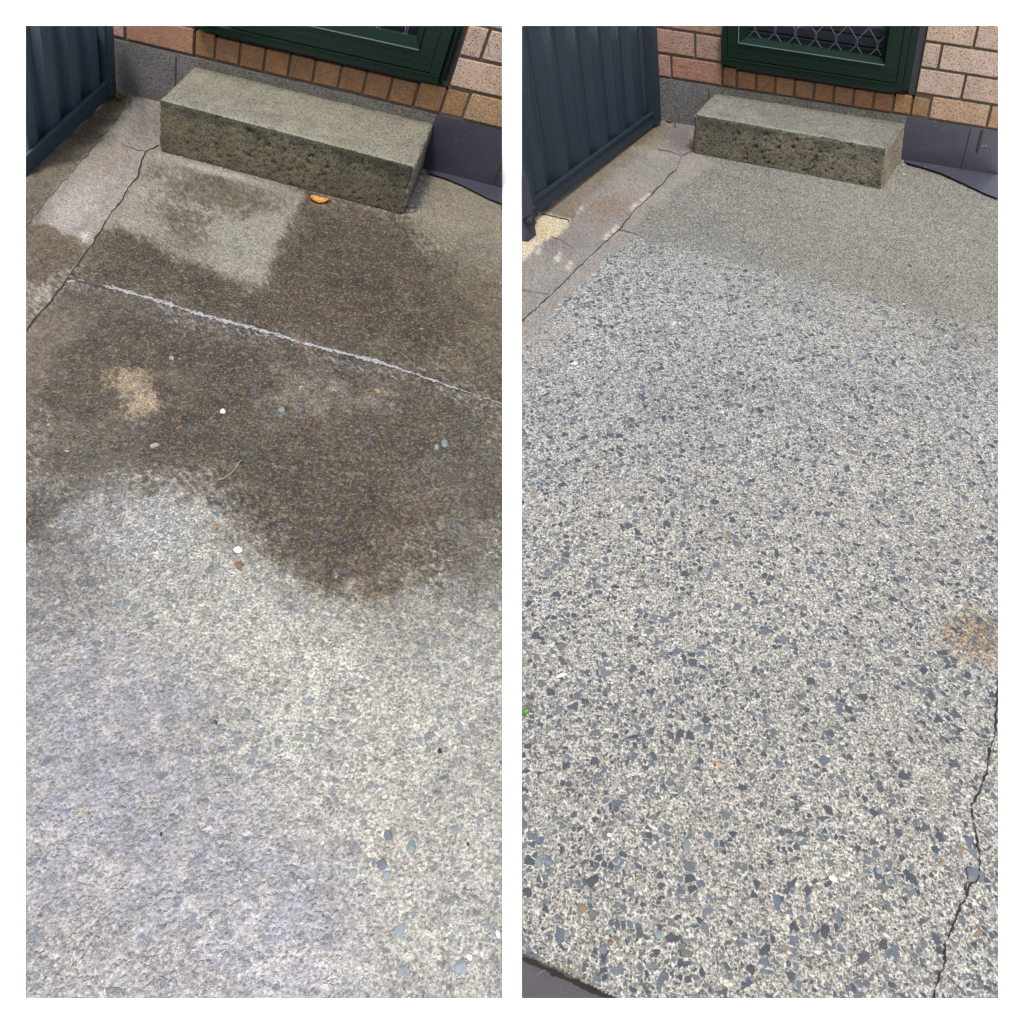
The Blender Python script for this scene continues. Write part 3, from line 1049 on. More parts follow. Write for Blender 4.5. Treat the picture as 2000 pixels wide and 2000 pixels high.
def lumps(px, size, seed, mat, root):
    """Crumbs of old mortar, each a piece of its own stuck to the step."""
    rnd = random.Random(seed)
    for (x, y) in px:
        bm = newbm()
        c = gp((x + rnd.uniform(-2, 2), y + rnd.uniform(-2, 2)), size * .2)
        r = bmesh.ops.create_icosphere(bm, subdivisions=2, radius=size * SC * rnd.uniform(.6, 1.2), matrix=Matrix.Translation(V(c)))
        sx, sy = rnd.uniform(.9, 1.9), rnd.uniform(.8, 1.3)
        for v in r['verts']:
            d = v.co - V(c)
            v.co = V(c) + Vector((d.x * sx, d.y * sy, d.z * 0.45)) * (1 + 0.8 * mnoise.noise(v.co * 110))
        adopt(link('mortar_crumb', bm, mat, None, smooth=True), root)


M_lump = cement_material('pale_mortar', (0.20, 0.195, 0.185), speck=0.4)
lumps([(795, 414), (800, 400), (806, 386), (812, 372), (817, 358), (822, 345), (828, 338), (803, 408), (812, 380), (820, 352)], .012, 4, M_lump, stepL)
lumps([(330, 303), (352, 309), (398, 322), (432, 330), (441, 333), (505, 349), (570, 366)], .007, 5, M_lump, stepL)
lumps([(1757, 330), (1764, 322), (1768, 316)], .009, 6, M_lump, stepR)
lumps([(1452, 322), (1458, 324)], .005, 7, M_lump, stepR)


# ------------------------------------------------------------------ house walls
def brick_tone(rnd, base, var=0.10):
    c = np.array(srgb(base)) * np.array([0.37, 0.395, 0.415])
    k = 1 + rnd.uniform(-var, var)
    h = rnd.uniform(-0.05, 0.05)
    return (c[0] * k * (1 + h), c[1] * k, c[2] * k * (1 - h), 1.0)


def build_wall(site, rows, headers, hd_t, door, plinth, seed, label, greytops):
    rnd = random.Random(seed)
    root = empty('house_wall')
    root.location = V(site.w(0, 0, 0))
    tag(root, label, 'wall')
    pt = plinth['top']
    # masonry core / mortar, raked back 5 mm from the brick faces
    bm = newbm()
    sbox(bm, site, -.6, door['x0'], -.16, -.007, pt, 1.2)
    sbox(bm, site, door['x1'], 2.6, -.16, -.007, pt, 1.2)
    sbox(bm, site, door['x0'], door['x1'], -.16, -.0122, pt, hd_t[1] - .004)
    sbox(bm, site, door['x0'] - .05, door['x1'] + .05, -.19, -.165, pt, 1.25)
    adopt(link('mortar', bm, M_mortar, None, site), root)
    bm = newbm()
    lay = bm.loops.layers.float_color.new('tone')
    for (t0, t1, bricks) in rows:
        for x0, x1, colr in bricks:
            j = rnd.uniform(-.0015, .0015)
            sbox(bm, site, x0 + .001, x1 - .001, -.09, .0 + j, t0 + rnd.uniform(-.001, .001), t1 + rnd.uniform(-.001, .001), lay, brick_tone(rnd, colr))
    adopt(link('brickwork', bm, M_brick, None, site, bevel=0.0028), root)
    bm = newbm()
    lay = bm.loops.layers.float_color.new('tone')
    for i in range(len(headers) - 1):
        x0, x1 = headers[i], headers[i + 1]
        top = hd_t[1] + (0.008 if i in (0, len(headers) - 2, len(headers) - 3) else 0)
        colr = (178, 124, 78) if i < len(headers) - 3 else (196, 146, 92)
        sbox(bm, site, x0 + .006, x1 - .006, -.09, -.005 + rnd.uniform(-.001, .001), hd_t[0] + rnd.uniform(-.001, .002), top, lay, brick_tone(rnd, colr))
    adopt(link('sill_course', bm, M_brick, None, site, bevel=0.003), root)
    # plinth
    for nm, x0, x1, mat in plinth['parts']:
        bm = newbm()
        sbox(bm, site, x0, x1, -.16, plinth.get('y', .0), -.012, pt - (.0 if mat is M_paint else .002))
        bmesh.ops.subdivide_edges(bm, edges=bm.edges[:], cuts=14, use_grid_fill=True)
        for v in bm.verts:
            v.co += Vector((mnoise.noise(v.co * 14), mnoise.noise(v.co * 14 + Vector((5, 5, 5))), mnoise.noise(v.co * 24) * .8)) * 0.0022
        adopt(link(nm, bm, mat, None, site), root)
    for i, (x, t0, t1, w) in enumerate(plinth['joints']):
        bm = newbm()
        sbox(bm, site, x - w, x + w, -.002, .0042, t0, t1)
        adopt(link('plinth_joint', bm, M_black if w > .003 else M_crackfaint, None, site), root)
    # painted ledge where the slab falls away
    poly = plinth['ledge']
    bm = newbm()
    lo = [bm.verts.new(V(gp(p, -.004))) for p in poly]
    hi = [bm.verts.new(V(gp(p, .012) * [1, 1, 1])) for p in poly]
    bm.faces.new(hi)
    for i in range(len(poly)):
        j = (i + 1) % len(poly)
        bm.faces.new((lo[i], lo[j], hi[j], hi[i]))
    adopt(link('footing_ledge', bm, M_paint, None, site, bevel=0.002), root)
    return root


pink = (226, 180, 154)
pinkR = (214, 164, 140)
tan = (236, 200, 172)
LR = [(.252, .353, [(-.32, .062, pink), (.078, .432, (206, 150, 116)), (1.757, 2.12, (226, 182, 136)), (2.13, 2.5, tan)]),
      (.366, .472, [(-.15, .20, pink), (.21, .432, pink), (1.655, 2.02, tan), (2.03, 2.4, tan)]),
      (.485, .588, [(-.32, .06, pink), (.075, .432, pink), (1.655, 1.737, tan), (1.748, 2.11, tan), (2.12, 2.4, tan)]),
      (.600, .702, [(1.655, 2.02, tan), (2.03, 2.4, tan)])]
LH = [.437, .545, .672, .797, .92, 1.042, 1.165, 1.285, 1.405, 1.525, 1.65, 1.752]
wallL = build_wall(PL, LR, LH, (.250, .341), dict(x0=.437, x1=1.652), dict(top=.239, parts=[
    ('render_plinth', -.6, .44, M_grey), ('render_plinth', .4402, 1.636, M_greydirty), ('painted_plinth', 1.6362, 2.5, M_paint)],
    joints=[(.344, .01, .226, .0022), (1.985, .02, .225, .0015)],
    ledge=[(832, 329), (981, 367), (981, 397), (955, 388), (904, 362), (870, 347), (834, 337)]), 5,
    'house wall in the left picture, pink speckled brick over a dark violet painted base, behind the stained doorstep', None)
RR = [(.206, .296, [(-.2, .045, pinkR), (.055, .299, (206, 150, 122)), (1.312, 1.578, (228, 186, 150)), (1.588, 1.9, (218, 166, 126))]),
      (.308, .403, [(-.1, .165, pinkR), (.175, .299, pinkR), (1.232, 1.434, tan), (1.444, 1.76, tan), (1.77, 2.0, tan)]),
      (.414, .506, [(-.25, .045, pinkR), (.055, .299, pinkR), (1.232, 1.303, tan), (1.313, 1.585, tan), (1.595, 1.9, tan)]),
      (.518, .606, [(-.1, .165, pinkR), (.175, .299, pinkR), (1.232, 1.438, tan), (1.448, 1.76, tan)]),
      (.616, .70, [(1.232, 1.303, tan), (1.313, 1.585, tan), (1.595, 1.9, tan)])]
RH = [.303, .374, .470, .563, .658, .752, .848, .943, 1.04, 1.135, 1.222, 1.306]
wallR = build_wall(PR, RR, RH, (.205, .276), dict(x0=.302, x1=1.230), dict(top=.197, parts=[
    ('render_plinth', -.4, .27, M_grey), ('render_plinth', .2702, 1.209, M_greydirty), ('painted_plinth', 1.2092, 2.3, M_paint)],
    joints=[(.240, .0, .185, .0018), (1.518, .0, .19, .0018), (1.572, .09, .188, .0055)],
    ledge=[(1766, 312), (1950, 342), (1950, 388), (1925, 378), (1885, 359), (1840, 338), (1800, 325), (1768, 317)]), 9,
    'house wall in the right picture, pink speckled brick over a dark violet painted base, behind the pale doorstep', None)


# ------------------------------------------------------------------ screen doors
def tube_seg(bm, a, b, r, site, up=None):
    a, b = np.array(a), np.array(b)
    pa, pb = V(a), V(b)
    d = (pb - pa).normalized()
    n = Vector((site.N / np.linalg.norm(site.N)).tolist())
    s = d.cross(n).normalized()
    ring = []
    for p in (pa, pb):
        ring.append([bm.verts.new(p + s * r * SC * cx + n * r * SC * cy * 1.6) for cx, cy in ((1, 0), (.5, 1), (-.5, 1), (-1, 0), (-.5, -1), (.5, -1))])
    for i in range(6):
        j = (i + 1) % 6
        bm.faces.new((ring[0][i], ring[0][j], ring[1][j], ring[1][i]))
    bm.faces.new(ring[0][::-1])
    bm.faces.new(ring[1])


def build_door(site, d, root_wall, label):
    leaf_x0, leaf_x1, sx0, sx1 = d['leaf'][0], d['leaf'][1], d['out'][0], d['out'][1]
    s0, s1 = d['sill']
    o0, o1, ot = d['open']            # opening left, right, bottom
    hb = d['bead']                    # bead line: left, right, bottom
    TOP = 1.3
    door = empty('screen_door')
    door.location = V(site.w(sx0, 0.03, s0))
    door.parent = root_wall
    door.matrix_parent_inverse = Matrix.Translation(-root_wall.location)
    door['label'] = label

    def add(nm, bm, mat, bev=0.0012):
        o = link(nm, bm, mat, None, site, bevel=bev)
        o.parent = door
        o.matrix_parent_inverse = Matrix.Translation(-door.location)
        return o
    # outer frame: two jambs and the sill
    bm = newbm()
    sbox(bm, site, sx0, leaf_x0 - .003, -.05, .03, s1 + .0005, TOP)
    sbox(bm, site, leaf_x1 + .003, sx1, -.05, .03, s1 + .0005, TOP)
    sbox(bm, site, sx0, sx1, -.05, .033, s0, s1)
    sbox(bm, site, sx0 + .004, sx1 - .004, .033, .037, s1 - .006, s1 - .002)
    add('frame', bm, M_green)
    # side reveals
    bm = newbm()
    sbox(bm, site, d['rev'][0], sx0 - .0005, -.05, -.004, s0 - .02, TOP)
    sbox(bm, site, sx1 + .0005, sx1 + (d['rev'][1] - sx1) * .45, -.05, .012, s0 + .002, TOP)
    add('reveal', bm, M_green)
    bm = newbm()
    sbox(bm, site, sx1 + (d['rev'][1] - sx1) * .45 + .0005, d['rev'][1], -.05, -.012, s0 - .016, TOP)
    sbox(bm, site, sx0, sx1 - .001, -.1, -.03, s0 - .045, s0 - .0005)  # black board stands in for the shade under the sill
    sbox(bm, site, leaf_x0 - .003, leaf_x1 + .003, -.05, .004, s1, s1 + .004)
    sbox(bm, site, d['rev'][0] + .001, d['rev'][1] - .001, -.13, -.105, s0 - .04, TOP)
    add('dark_gap', bm, M_black, 0)
    # leaf rails and stiles
    b0 = s1 + .004
    bm = newbm()
    sbox(bm, site, leaf_x0, leaf_x1, -.02, .028, b0, hb[2])
    sbox(bm, site, leaf_x0, hb[0], -.02, .028, hb[2], TOP)
    sbox(bm, site, hb[1], leaf_x1, -.02, .028, hb[2], TOP)
    add('leaf_frame', bm, M_green, 0)
    for k in (.25, .5, .75):
        pass
    # reeded grooves along the bottom rail
    bm = newbm()
    for k in (.30, .38, .62, .70):
        tt = b0 + (hb[2] - b0) * k
        sbox(bm, site, leaf_x0 + .012, leaf_x1 - .012, .0281, .0288, tt, tt + .0012)
    add('rail_groove', bm, M_green, 0)
    # sloping bead between the leaf frame and the opening
    bm = newbm()
    y0, y1 = .034, .010

    def quad(a, b, c, e):
        bm.faces.new([bm.verts.new(V(site.w(*p))) for p in (a, b, c, e)])
    quad((hb[0], y0, hb[2]), (hb[1], y0, hb[2]), (o1, y1, ot), (o0, y1, ot))
    quad((hb[0], y0, hb[2]), (o0, y1, ot), (o0, y1, TOP), (hb[0], y0, TOP))
    quad((hb[1], y0, hb[2]), (hb[1], y0, TOP), (o1, y1, TOP), (o1, y1, ot))
    quad((o0, y1, ot), (o1, y1, ot), (o1, -.02, ot), (o0, -.02, ot))
    quad((o0, y1, ot), (o0, -.02, ot), (o0, -.02, TOP), (o0, y1, TOP))
    quad((o1, y1, ot), (o1, y1, TOP), (o1, -.02, TOP), (o1, -.02, ot))
    add('bead', bm, M_beadm, 0)
    bm = newbm()
    sbox(bm, site, hb[0], hb[1], .028, .036, hb[2] - .004, hb[2])
    sbox(bm, site, hb[0] - .004, hb[0], .028, .036, hb[2] - .004, TOP)
    add('bead_lip', bm, d['lip'], 0.0008)
    # diamond grille
    bm = newbm()
    px_, lk, dr, x_, t_ = d['mesh']   # pitch, link length, drop, a link centre
    rr = d['strand']
    gapx = px_ * .035
    for row in range(-3, 9):
        off = (row % 2) * px_ / 2
        tc = t_ + row * (lk + dr)
        for i in range(-16, 17):
            xc = x_ + i * px_ + off
            if xc < o0 - px_ or xc > o1 + px_ or tc < ot - .1 or tc > ot + .6:
                continue
            segs = []
            for sg in (-1, 1):
                segs.append(((xc + sg * gapx, tc - lk / 2), (xc + sg * gapx, tc + lk / 2)))
                segs.append(((xc + sg * gapx, tc + lk / 2), (xc + sg * (px_ / 2 - gapx), tc + lk / 2 + dr)))
            for (xa, ta), (xb, tb) in segs:
                if max(ta, tb) < ot or min(xa, xb) < o0 or max(xa, xb) > o1:
                    if ta < ot and tb < ot:
                        continue
                    # trim to the opening
                    if min(xa, xb) < o0 - .001 or max(xa, xb) > o1 + .001:
                        lim = o0 if min(xa, xb) < o0 else o1
                        if (xa - lim) * (xb - lim) > 0 or abs(xb - xa) < 1e-6:
                            continue
                        k = (lim - xa) / (xb - xa)
                        if (xa < o0) or (xa > o1):
                            xa, ta = lim, ta + (tb - ta) * k
                        else:
                            xb, tb = lim, ta + (tb - ta) * k
                if ta < ot:
                    if tb <= ot:
                        continue
                    k = (ot - ta) / (tb - ta)
                    xa, ta = xa + (xb - xa) * k, ot
                if tb < ot:
                    k = (ot - tb) / (ta - tb)
                    xb, tb = xb + (xa - xb) * k, ot
                tube_seg(bm, site.w(xa, .0, ta), site.w(xb, .0, tb), rr, site)
    add('grille', bm, M_strand, 0)
    # dark glass with blind slats behind
    bm = newbm()
    sbox(bm, site, o0 - .05, o1 + .05, -.085, -.08, ot - .1, TOP)
    sp = d['slat']
    for k in range(0, 24):
        tt = ot - .06 + k * sp
        hexa(bm, [site.w(o0 - .05, -.075, tt), site.w(o1 + .05, -.075, tt), site.w(o1 + .05, -.062, tt - sp * .15), site.w(o0 - .05, -.062, tt - sp * .15),
                  site.w(o0 - .05, -.075, tt + sp * .8), site.w(o1 + .05, -.075, tt + sp * .8), site.w(o1 + .05, -.062, tt + sp * .62), site.w(o0 - .05, -.062, tt + sp * .62)])
    add('louvre_blind', bm, M_slat, 0)
    return door


M_lipL = plain('highlight_bead_lip', (0.07, 0.11, 0.12), 0.3, 40, 0.2)  # lighter colour paints in the highlight along the bevel
lk = PL.inv((500 + 1140 / 3.864, 40 + 62 / 3.864), 1, 0.0)
build_door(PL, dict(leaf=(.488, 1.551), out=(.447, 1.600), sill=(.370, .402), open=(.56, 1.461, .511), bead=(.538, 1.483, .482), rev=(.437, 1.650),
                    mesh=(.120, .036, .058, float(lk[0]), float(lk[2])), strand=.0030, slat=.05, lip=M_lipL), wallL,
           'dark green metal screen door of the left picture')
build_door(PR, dict(leaf=(.339, 1.134), out=(.312, 1.166), sill=(.306, .335), open=(.420, 1.052, .426), bead=(.394, 1.073, .406), rev=(.302, 1.228),
                    mesh=(.0945, .028, .044, .4565, .468), strand=.0023, slat=.042, lip=M_lipL), wallR,
           'dark green metal screen door of the right picture')


# ------------------------------------------------------------------ corrugated steel fences
def corrugated(site, bm, X, y0, y1, t0fn, t1, pitch, phase, depth):
    """Trapezoid profile sheet running along Y; thin but solid"""
    prof = []
    k = math.floor((y0 - phase) / pitch)
    pts = []
    while True:
        b = phase + k * pitch
        for fr, dx in ((0.0, 0), (0.40, 0), (0.50, -depth), (0.90, -depth)):
            pts.append((b + fr * pitch, dx))
        if b > y1:
            break
        k += 1
    # fine pinstripe swages on the flats
    fine = []
    for i in range(len(pts) - 1):
        (a, da), (b, db) = pts[i], pts[i + 1]
        if abs(da - db) < 1e-6:
            n = 10
            for q in range(n):
                f = q / n
                fine.append((a + (b - a) * f, da + (0.0014 if q % 2 and 1 < q < 9 else 0)))
        else:
            fine.append((a, da))
    fine = [(max(y0, min(y1, a)), d) for a, d in fine if y0 - pitch * .1 < a < y1 + pitch * .1]
    va, vb, vc, vd = [], [], [], []
    for y, dx in fine:
        t0 = t0fn(y)
        va.append(bm.verts.new(V(site.w(X + dx, y, t0))))
        vb.append(bm.verts.new(V(site.w(X + dx, y, t1))))
        vc.append(bm.verts.new(V(site.w(X + dx - .004, y, t0))))
        vd.append(bm.verts.new(V(site.w(X + dx - .004, y, t1))))
    for i in range(len(va) - 1):
        for A, B in ((va, vb), (vd, vc)):
            try:
                bm.faces.new((A[i], A[i + 1], B[i + 1], B[i]))
            except ValueError:
                pass


def rail(site, bm, x0, x1, ya, yb, ta, tb, ua, ub, lip=.010):
    """Bottom rail with a lipped top edge; ta,ua bottom/top at ya; tb,ub at yb"""
    hexa(bm, [site.w(x0, ya, ta), site.w(x1, ya, ta), site.w(x1, yb, tb), site.w(x0, yb, tb),
              site.w(x0, ya, ua), site.w(x1 - .004, ya, ua), site.w(x1 - .004, yb, ub), site.w(x0, yb, ub)])
    hexa(bm, [site.w(x1 + .0002, ya, ua - lip), site.w(x1 + .006, ya, ua - lip), site.w(x1 + .006, yb, ub - lip), site.w(x1 + .0002, yb, ub - lip),
              site.w(x1 - .003, ya, ua + .001), site.w(x1 + .004, ya, ua + .001), site.w(x1 + .004, yb, ub + .001), site.w(x1 - .003, yb, ub + .001)])


def fence(site, X, post, ry, mat, pitch, phase, label, extra=None):
    root = empty('steel_fence')
    root.location = V(site.w(X, post[0], 0))
    tag(root, label, 'fence')
    bm = newbm()
    ta, tb, ua, ub = ry['t']
    corrugated(site, bm, X - .012, post[1] - .02, ry['y1'], lambda y: .02, 1.3, pitch, phase, .034)
    adopt(link('infill_sheet', bm, mat, None, site), root)
    bm = newbm()
    rail(site, bm, X - .011, X, post[1] - .01, ry['y1'] + ry.get('over', 0), ta, tb, ua, ub)
    adopt(link('bottom_rail', bm, mat, None, site, bevel=0.001), root)
    bm = newbm()
    sbox(bm, site, X - .06, X + .010, post[0], post[1] - .012, post[2], 1.3)
    sbox(bm, site, X - .03, X + .004, post[1] - .0118, post[1] + .004, post[2] + .0, 1.3)
    adopt(link('post', bm, mat, None, site, bevel=0.0015), root)
    return root


def disc(bm, site, X, Y, T, r, dep, n=10):
    a, b = [], []
    for i in range(n):
        an = 2 * math.pi * i / n
        a.append(bm.verts.new(V(site.w(X, Y + r * math.cos(an), T + r * math.sin(an)))))
        b.append(bm.verts.new(V(site.w(X + dep, Y + r * .8 * math.cos(an), T + r * .8 * math.sin(an)))))
    for i in range(n):
        j = (i + 1) % n
        bm.faces.new((a[i], a[j], b[j], b[i]))
    bm.faces.new(b)
    bm.faces.new(a[::-1])


fL = fence(PL, .02, (.042, .122, .005), dict(y1=1.3, t=(.010, -.002, .100, .070)), M_fenceL, .190, .355,
           'blue grey corrugated steel fence in the left picture, beside the tan concrete strip')
bm = newbm()
disc(bm, PL, .031, .075, .06, .006, .004)
adopt(link('screw', bm, M_knob), fL)

fR = fence(PR, .0, (.050, .118, .012), dict(y1=1.30, over=0.0, t=(.012, .036, .078, .098)), M_fenceR, .186, .222,
           'dark corrugated steel fence in the right picture, ending at a latched post on sunlit-painted concrete')
bm = newbm()
sbox(bm, PR, -.06, .012, 1.288, 1.376, .034, 1.3)
adopt(link('post', bm, M_fenceR, None, PR, bevel=0.0015), fR)
bm = newbm()
disc(bm, PR, .0125, 1.312, .075, .007, .004)
adopt(link('screw', bm, M_knob, None, PR), fR)

gpst = empty('gate_post')
gpst.location = V(PR.w(.01, 1.41, 0))
tag(gpst, 'square dark steel gate post with black knob, standing on sunlit-painted pale concrete', 'post')
bm = newbm()
sbox(bm, PR, -.025, .046, 1.381, 1.448, .0, 1.3)
adopt(link('post_tube', bm, M_post, None, PR, bevel=0.002), gpst)
# rounded hinge cover
bm = newbm()
out = []
y0_, y1_, t0_, t1_, rr_ = 1.392, 1.47, .10, .245, .02
for cx, cy, a0 in ((y1_ - rr_, t1_ - rr_, 0), (y0_ + rr_, t1_ - rr_, 90), (y0_ + rr_, t0_ + rr_, 180), (y1_ - rr_, t0_ + rr_, 270)):
    for k in range(5):
        an = math.radians(a0 + 90 * k / 4)
        out.append((cx + rr_ * math.cos(an), cy + rr_ * math.sin(an)))
lo = [bm.verts.new(V(PR.w(.046, y, t))) for y, t in out]
hi = [bm.verts.new(V(PR.w(.058, y, t))) for y, t in out]
bm.faces.new(hi)
for i in range(len(out)):
    j = (i + 1) % len(out)
    bm.faces.new((lo[i], lo[j], hi[j], hi[i]))
adopt(link('latch_cover', bm, M_post, None, PR, bevel=0.002), gpst)
bm = newbm()
for k in range(4):
    disc(bm, PR, .046 + k * .006, 1.425, .075, .018 + (.002 if k % 2 else 0), .0058, 14)
adopt(link('latch_knob', bm, M_knob, None, PR), gpst)


# ------------------------------------------------------------------ small loose things
def leaf(name, pts, z0, rise, mat, label, cat, vein=True, curl=None):
    """pts: outline in order on the ground; a cupped leaf blade with thickness"""
    bm = newbm()
    P = [gp(p, 0) for p in pts]
    cen = sum(P) / len(P)
    up_, dn = [], []
    rings = 4
    grid = []
    for r in range(rings + 1):
        f = r / rings
        ring = []
        for i, p in enumerate(P):
            q = cen + (p - cen) * f
            h = z0 + rise * f * f * (1.0 + 0.5 * math.sin(i * 1.7))
            if curl:
                h += curl(f, i)
            ring.append(bm.verts.new(V((q[0], q[1], h))))
            if r == 0:
                break
        grid.append(ring)
    n = len(P)
    for i in range(n):
        bm.faces.new((grid[0][0], grid[1][i], grid[1][(i + 1) % n]))
    for r in range(1, rings):
        for i in range(n):
            j = (i + 1) % n
            bm.faces.new((grid[r][i], grid[r + 1][i], grid[r + 1][j], grid[r][j]))
    g = bm.faces[:]
    ext = bmesh.ops.solidify(bm, geom=g, thickness=0.0006)
    o = link(name, bm, mat, smooth=True)
    tag(o, label, cat)
    return o


def rock(name, px, wpx, hpx, mat, label, cat='stone', seed=1, ang=0.0, hgt=.5, group=None, ground_z=0.0):
    """An angular pebble of wpx by hpx picture pixels lying on the paving."""
    rnd = random.Random(seed)
    c = gp(px)
    ex = (gp((px[0] + 1, px[1])) - c)
    ey = (gp((px[0], px[1] - 1)) - c)
    ca, sa = math.cos(math.radians(ang)), math.sin(math.radians(ang))
    A = (ex * ca + ey * sa) * wpx / 2
    B = (-ex * sa + ey * ca) * hpx / 2
    hh = min(np.linalg.norm(A), np.linalg.norm(B)) * hgt
    bm = newbm()
    for k in range(15):
        th, ph = rnd.uniform(0, 2 * math.pi), rnd.uniform(-1, 1)
        r = math.sqrt(1 - ph * ph)
        sc = rnd.uniform(.82, 1.05)
        q = c + (A * math.cos(th) * r + B * math.sin(th) * r) * sc + np.array([0, 0, hh * ph * sc + hh * .6])
        bm.verts.new(V(q))
    for th in range(8):
        a = th * math.pi / 4 + rnd.uniform(-.3, .3)
        sc = rnd.uniform(.85, 1.1)
        bm.verts.new(V(c + (A * math.cos(a) + B * math.sin(a)) * sc + np.array([0, 0, hh * .3])))
    bmesh.ops.convex_hull(bm, input=bm.verts[:])
    for v in [v for v in bm.verts if not v.link_faces]:
        bm.verts.remove(v)
    o = link(name, bm, mat, bevel=0.0006)
    tag(o, label, cat, group)
    return o


M_leafO = MT('orange_leaf')
_p = M_leafO.pos()
M_leafO.base(M_leafO.mix(M_leafO.noise(_p, 90, 2), (0.62, 0.22, 0.02), (0.85, 0.52, 0.16)))
M_leafO.set(Roughness=0.4)
M_leafO = M_leafO.m
M_leafY = plain('yellow_green_leaf', (0.25, 0.27, 0.04), 0.5, 60, 0.4)
M_leafG = plain('fresh_green_leaf', (0.16, 0.42, 0.03), 0.4, 60, 0.3)
M_whitestone = plain('white_quartz', (0.62, 0.62, 0.60), 0.35, 60, 0.05)
M_palestone = plain('pale_stone', (0.195, 0.195, 0.188), 0.5, 90, 0.15)
M_brownstone = plain('brown_stone', (0.121, 0.072, 0.039), 0.6, 90, 0.2)
M_orangestone = plain('orange_stone', (0.385, 0.182, 0.084), 0.6, 90, 0.2)
M_slate = plain('slate_stone', (0.084, 0.096, 0.12), 0.6, 120, 0.15, 0.3)
M_greenslate = plain('green_slate_stone', (0.112, 0.15, 0.154), 0.55, 120, 0.15, 0.3)
M_darkseed = plain('dark_seed', (0.018, 0.014, 0.012), 0.35, 60, 0.3)
M_twig = plain('pale_twig', (0.24, 0.204, 0.156), 0.7, 60, 0.3)
M_tealstone = plain('pale_teal_stone', (0.155, 0.186, 0.205), 0.5, 100, 0.12)
M_tan = plain('tan_stone', (0.196, 0.133, 0.07), 0.6, 100, 0.15)

leaf('fallen_leaf', [(604, 384), (615, 386), (628, 389), (640, 391), (647, 392), (643, 396), (634, 399), (622, 400), (612, 397), (606, 391)], .004, .006, M_leafO,
     'cupped orange yellow leaf lying against the foot of the stained doorstep', 'leaf')
leaf('fallen_leaf', [(226, 182), (231, 184), (237, 190), (239, 196), (235, 200), (229, 197), (225, 190)], .004, .010, M_leafY,
     'small yellow green leaf at the foot of the blue grey fence post', 'leaf')
leaf('fallen_leaf', [(1019.5, 1391), (1026, 1387), (1034, 1388), (1033, 1392), (1027, 1397), (1019.5, 1401)], .004, .006, M_leafG,
     'bright green leaf on clean gravel concrete at the left edge of the right picture', 'leaf')
leaf('fallen_leaf', [(1300, 237), (1308, 234), (1314, 238), (1311, 241), (1303, 240)], .004, .004, plain('brown_leaf', (0.18, 0.09, 0.05), .7),
     'small brown leaf at the foot of the dark fence corner post', 'leaf')
leaf('fallen_leaf', [(237, 186), (243, 187), (248, 190), (246, 192), (239, 190)], .004, .004, plain('dry_leaf', (0.26, 0.16, 0.10), .7),
     'tiny curled brown leaf beside the yellow green leaf at the wall corner', 'leaf')

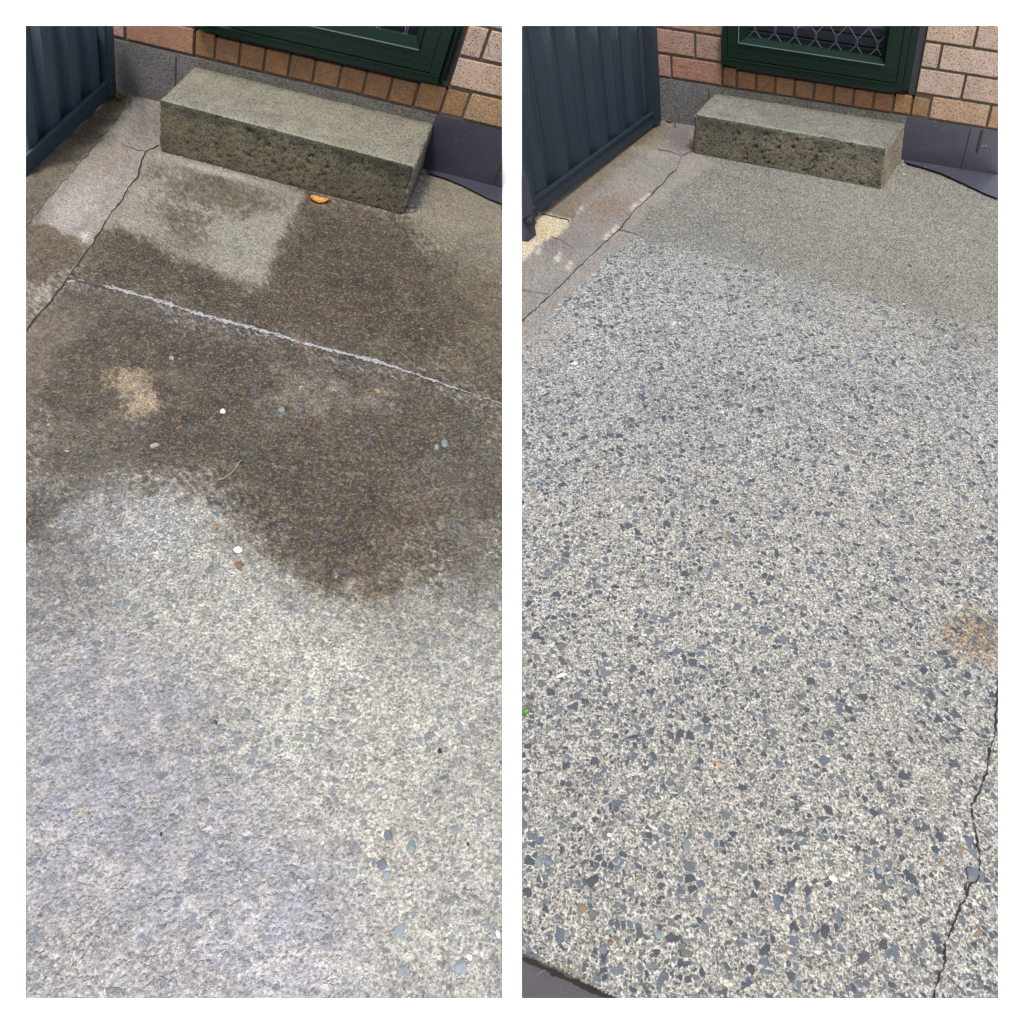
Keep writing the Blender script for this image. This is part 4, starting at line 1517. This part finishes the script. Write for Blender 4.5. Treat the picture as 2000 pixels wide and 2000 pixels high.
rocks = [
    ((465, 1074), 18, 14, M_whitestone, 'bright white stone near the middle of the left slab', 0),
    ((435, 804), 12, 9, M_whitestone, 'small white stone on the brown stained slab below the joint', 0),
    ((166, 1592), 15, 19, M_palestone, 'pale triangular stone near the lower left of the left slab', 20),
    ((859, 1467), 10, 12, M_darkseed, 'small black seed on the pale right side of the left slab', 0),
    ((421, 1411), 9, 9, M_darkseed, 'small black seed on the grey wet film, middle of the left slab', 0),
    ((315, 1630), 6, 9, M_darkseed, 'tiny dark seed on the lower violet grey film of the left slab', 0),
    ((914, 1649), 6, 10, M_darkseed, 'tiny dark seed on the pale concrete near the right lower edge of the left slab', 20),
    ((973, 1825), 9, 20, M_whitestone, 'long white stone at the right edge low on the left slab', 15),
    ((917, 1870), 12, 14, M_whitestone, 'white oval stone near the bottom right corner of the left slab', 20),
    ((899, 1889), 26, 32, M_tealstone, 'large flat pale blue stone near the bottom right of the left slab', -40),
    ((780, 1818), 20, 34, M_tealstone, 'long flat grey blue stone in the lower right of the left slab', -30),
    ((868, 866), 15, 16, M_greenslate, 'pale teal stone, the right one of a pair on the brown slab', 30),
    ((853, 873), 11, 12, M_greenslate, 'pale teal stone, the left smaller one of a pair on the brown slab', 0),
    ((550, 800), 14, 12, M_greenslate, 'teal stone left of the pale speckled patch on the brown slab', 0),
    ((737, 763), 15, 9, M_tan, 'orange tan stone on the brown slab under the white joint', -20),
    ((336, 700), 12, 10, M_palestone, 'round pinkish grey stone on the dark brown slab', 0),
    ((467, 1103), 20, 16, M_brownstone, 'rough brown stone just under the bright white stone', 10),
    ((420, 1030), 14, 10, M_tan, 'tan stone above the bright white stone', 30),
    ((758, 1632), 20, 24, M_slate, 'wet slate stone, topmost of the pitted group in the left slab', 0),
    ((804, 1652), 19, 25, M_greenslate, 'wet green grey stone, right side of the pitted group in the left slab', 0),
    ((746, 1690), 20, 25, M_slate, 'wet slate stone, left side of the pitted group in the left slab', -30),
    ((755, 1708), 14, 18, M_tealstone, 'pale wet stone, lowest of the pitted group in the left slab', 0),
    ((1900, 1708), 27, 34, M_slate, 'largest slate stone, lying against the black crack in the right slab', 10),
    ((1402, 1493), 9, 12, M_orangestone, 'small bright orange stone in the middle of the right slab', 0),
    ((1192, 1841), 12, 15, M_brownstone, 'brown amber stone near the broken lower left edge of the right slab', -20),
    ((1096, 1319), 20, 8, M_whitestone, 'white sliver of stone at the left of the right slab', 20),
    ((1191, 1631), 12, 8, M_whitestone, 'white stone in the lower left gravel of the right slab', -20),
    ((1627, 1716), 18, 10, M_whitestone, 'flat white stone in the lower middle of the right slab', -25),
    ((1717, 1700), 13, 14, M_tealstone, 'pale blue white stone in the lower part of the right slab', 0),
    ((1840, 1685), 9, 12, M_tan, 'tan stone left of the largest slate stone by the crack', 0),
    ((1218, 1048), 0, 0, None, '', 0),
    ((1418, 1048), 11, 8, M_tan, 'orange tan chip in the middle of the right slab', -10),
    ((1522, 1494), 15, 15, M_slate, 'dark round stone with a pale spot in the middle of the right slab', 0),
    ((1652, 577), 9, 5, M_tan, 'tan chip below the fine cleaned concrete of the right slab', 0),
    ((1123, 710), 13, 4, M_whitestone, 'thin white chip at the upper left of the right slab', 0),
    ((1053, 1684), 16, 25, M_greenslate, 'pale green grey stone, farthest left of the big stones in the right slab', 10),
    ((1072, 1683), 20, 14, M_slate, 'rectangular slate stone near the left edge of the right slab', -20),
    ((1341, 1651), 16, 26, M_greenslate, 'tall pale green stone in the lower middle of the right slab', 0),
    ((1373, 1693), 18, 22, M_palestone, 'striped grey green stone in the lower middle of the right slab', -20),
    ((1286, 1825), 16, 20, M_greenslate, 'square blue grey stone near the bottom of the right slab', 0),
    ((1178, 1855), 15, 20, M_slate, 'blue grey stone beside the brown amber stone, right slab', 0),
    ((1382, 1779), 22, 16, M_slate, 'broad blue grey stone in the bottom middle of the right slab', 20),
]
nr = 0
for (px, w_, h_, m_, lab, an) in rocks:
    if m_ is None:
        continue
    nr += 1
    nm = 'seed' if m_ is M_darkseed else 'stone'
    rock(nm, px, w_, h_, m_, lab, nm, seed=nr * 3 + 1, ang=an, hgt=.25 if w_ > 12 else .5)

# a bent dry twig on the brown slab
bm = newbm()
tw = [(425, 938), (437, 934), (450, 925), (460, 915), (466, 905), (470, 899)]
pts3 = [gp(p, .004 + .006 * math.sin(i * .6)) for i, p in enumerate(tw)]
for a, b in zip(pts3[:-1], pts3[1:]):
    d = V(b) - V(a)
    r = bmesh.ops.create_cone(bm, cap_ends=True, segments=6, radius1=.0011, radius2=.0009, depth=d.length * 1.05,
                              matrix=Matrix.Translation((V(a) + V(b)) / 2) @ d.to_track_quat('Z', 'Y').to_matrix().to_4x4())
o = link('twig', bm, M_twig)
tag(o, 'thin bent pale twig on the brown stained slab', 'twig')
bm = newbm()
tw = [(142, 1582), (150, 1584), (156, 1582), (162, 1581), (172, 1585)]
pts3 = [gp(p, .004) for p in tw]
for a, b in zip(pts3[:-1], pts3[1:]):
    d = V(b) - V(a)
    bmesh.ops.create_cone(bm, cap_ends=True, segments=6, radius1=.0009, radius2=.0008, depth=d.length * 1.05,
                          matrix=Matrix.Translation((V(a) + V(b)) / 2) @ d.to_track_quat('Z', 'Y').to_matrix().to_4x4())
o = link('twig', bm, plain('yellow_twig', (0.35, 0.30, 0.08), 0.6))
tag(o, 'short yellow green twig above the pale triangular stone', 'twig')
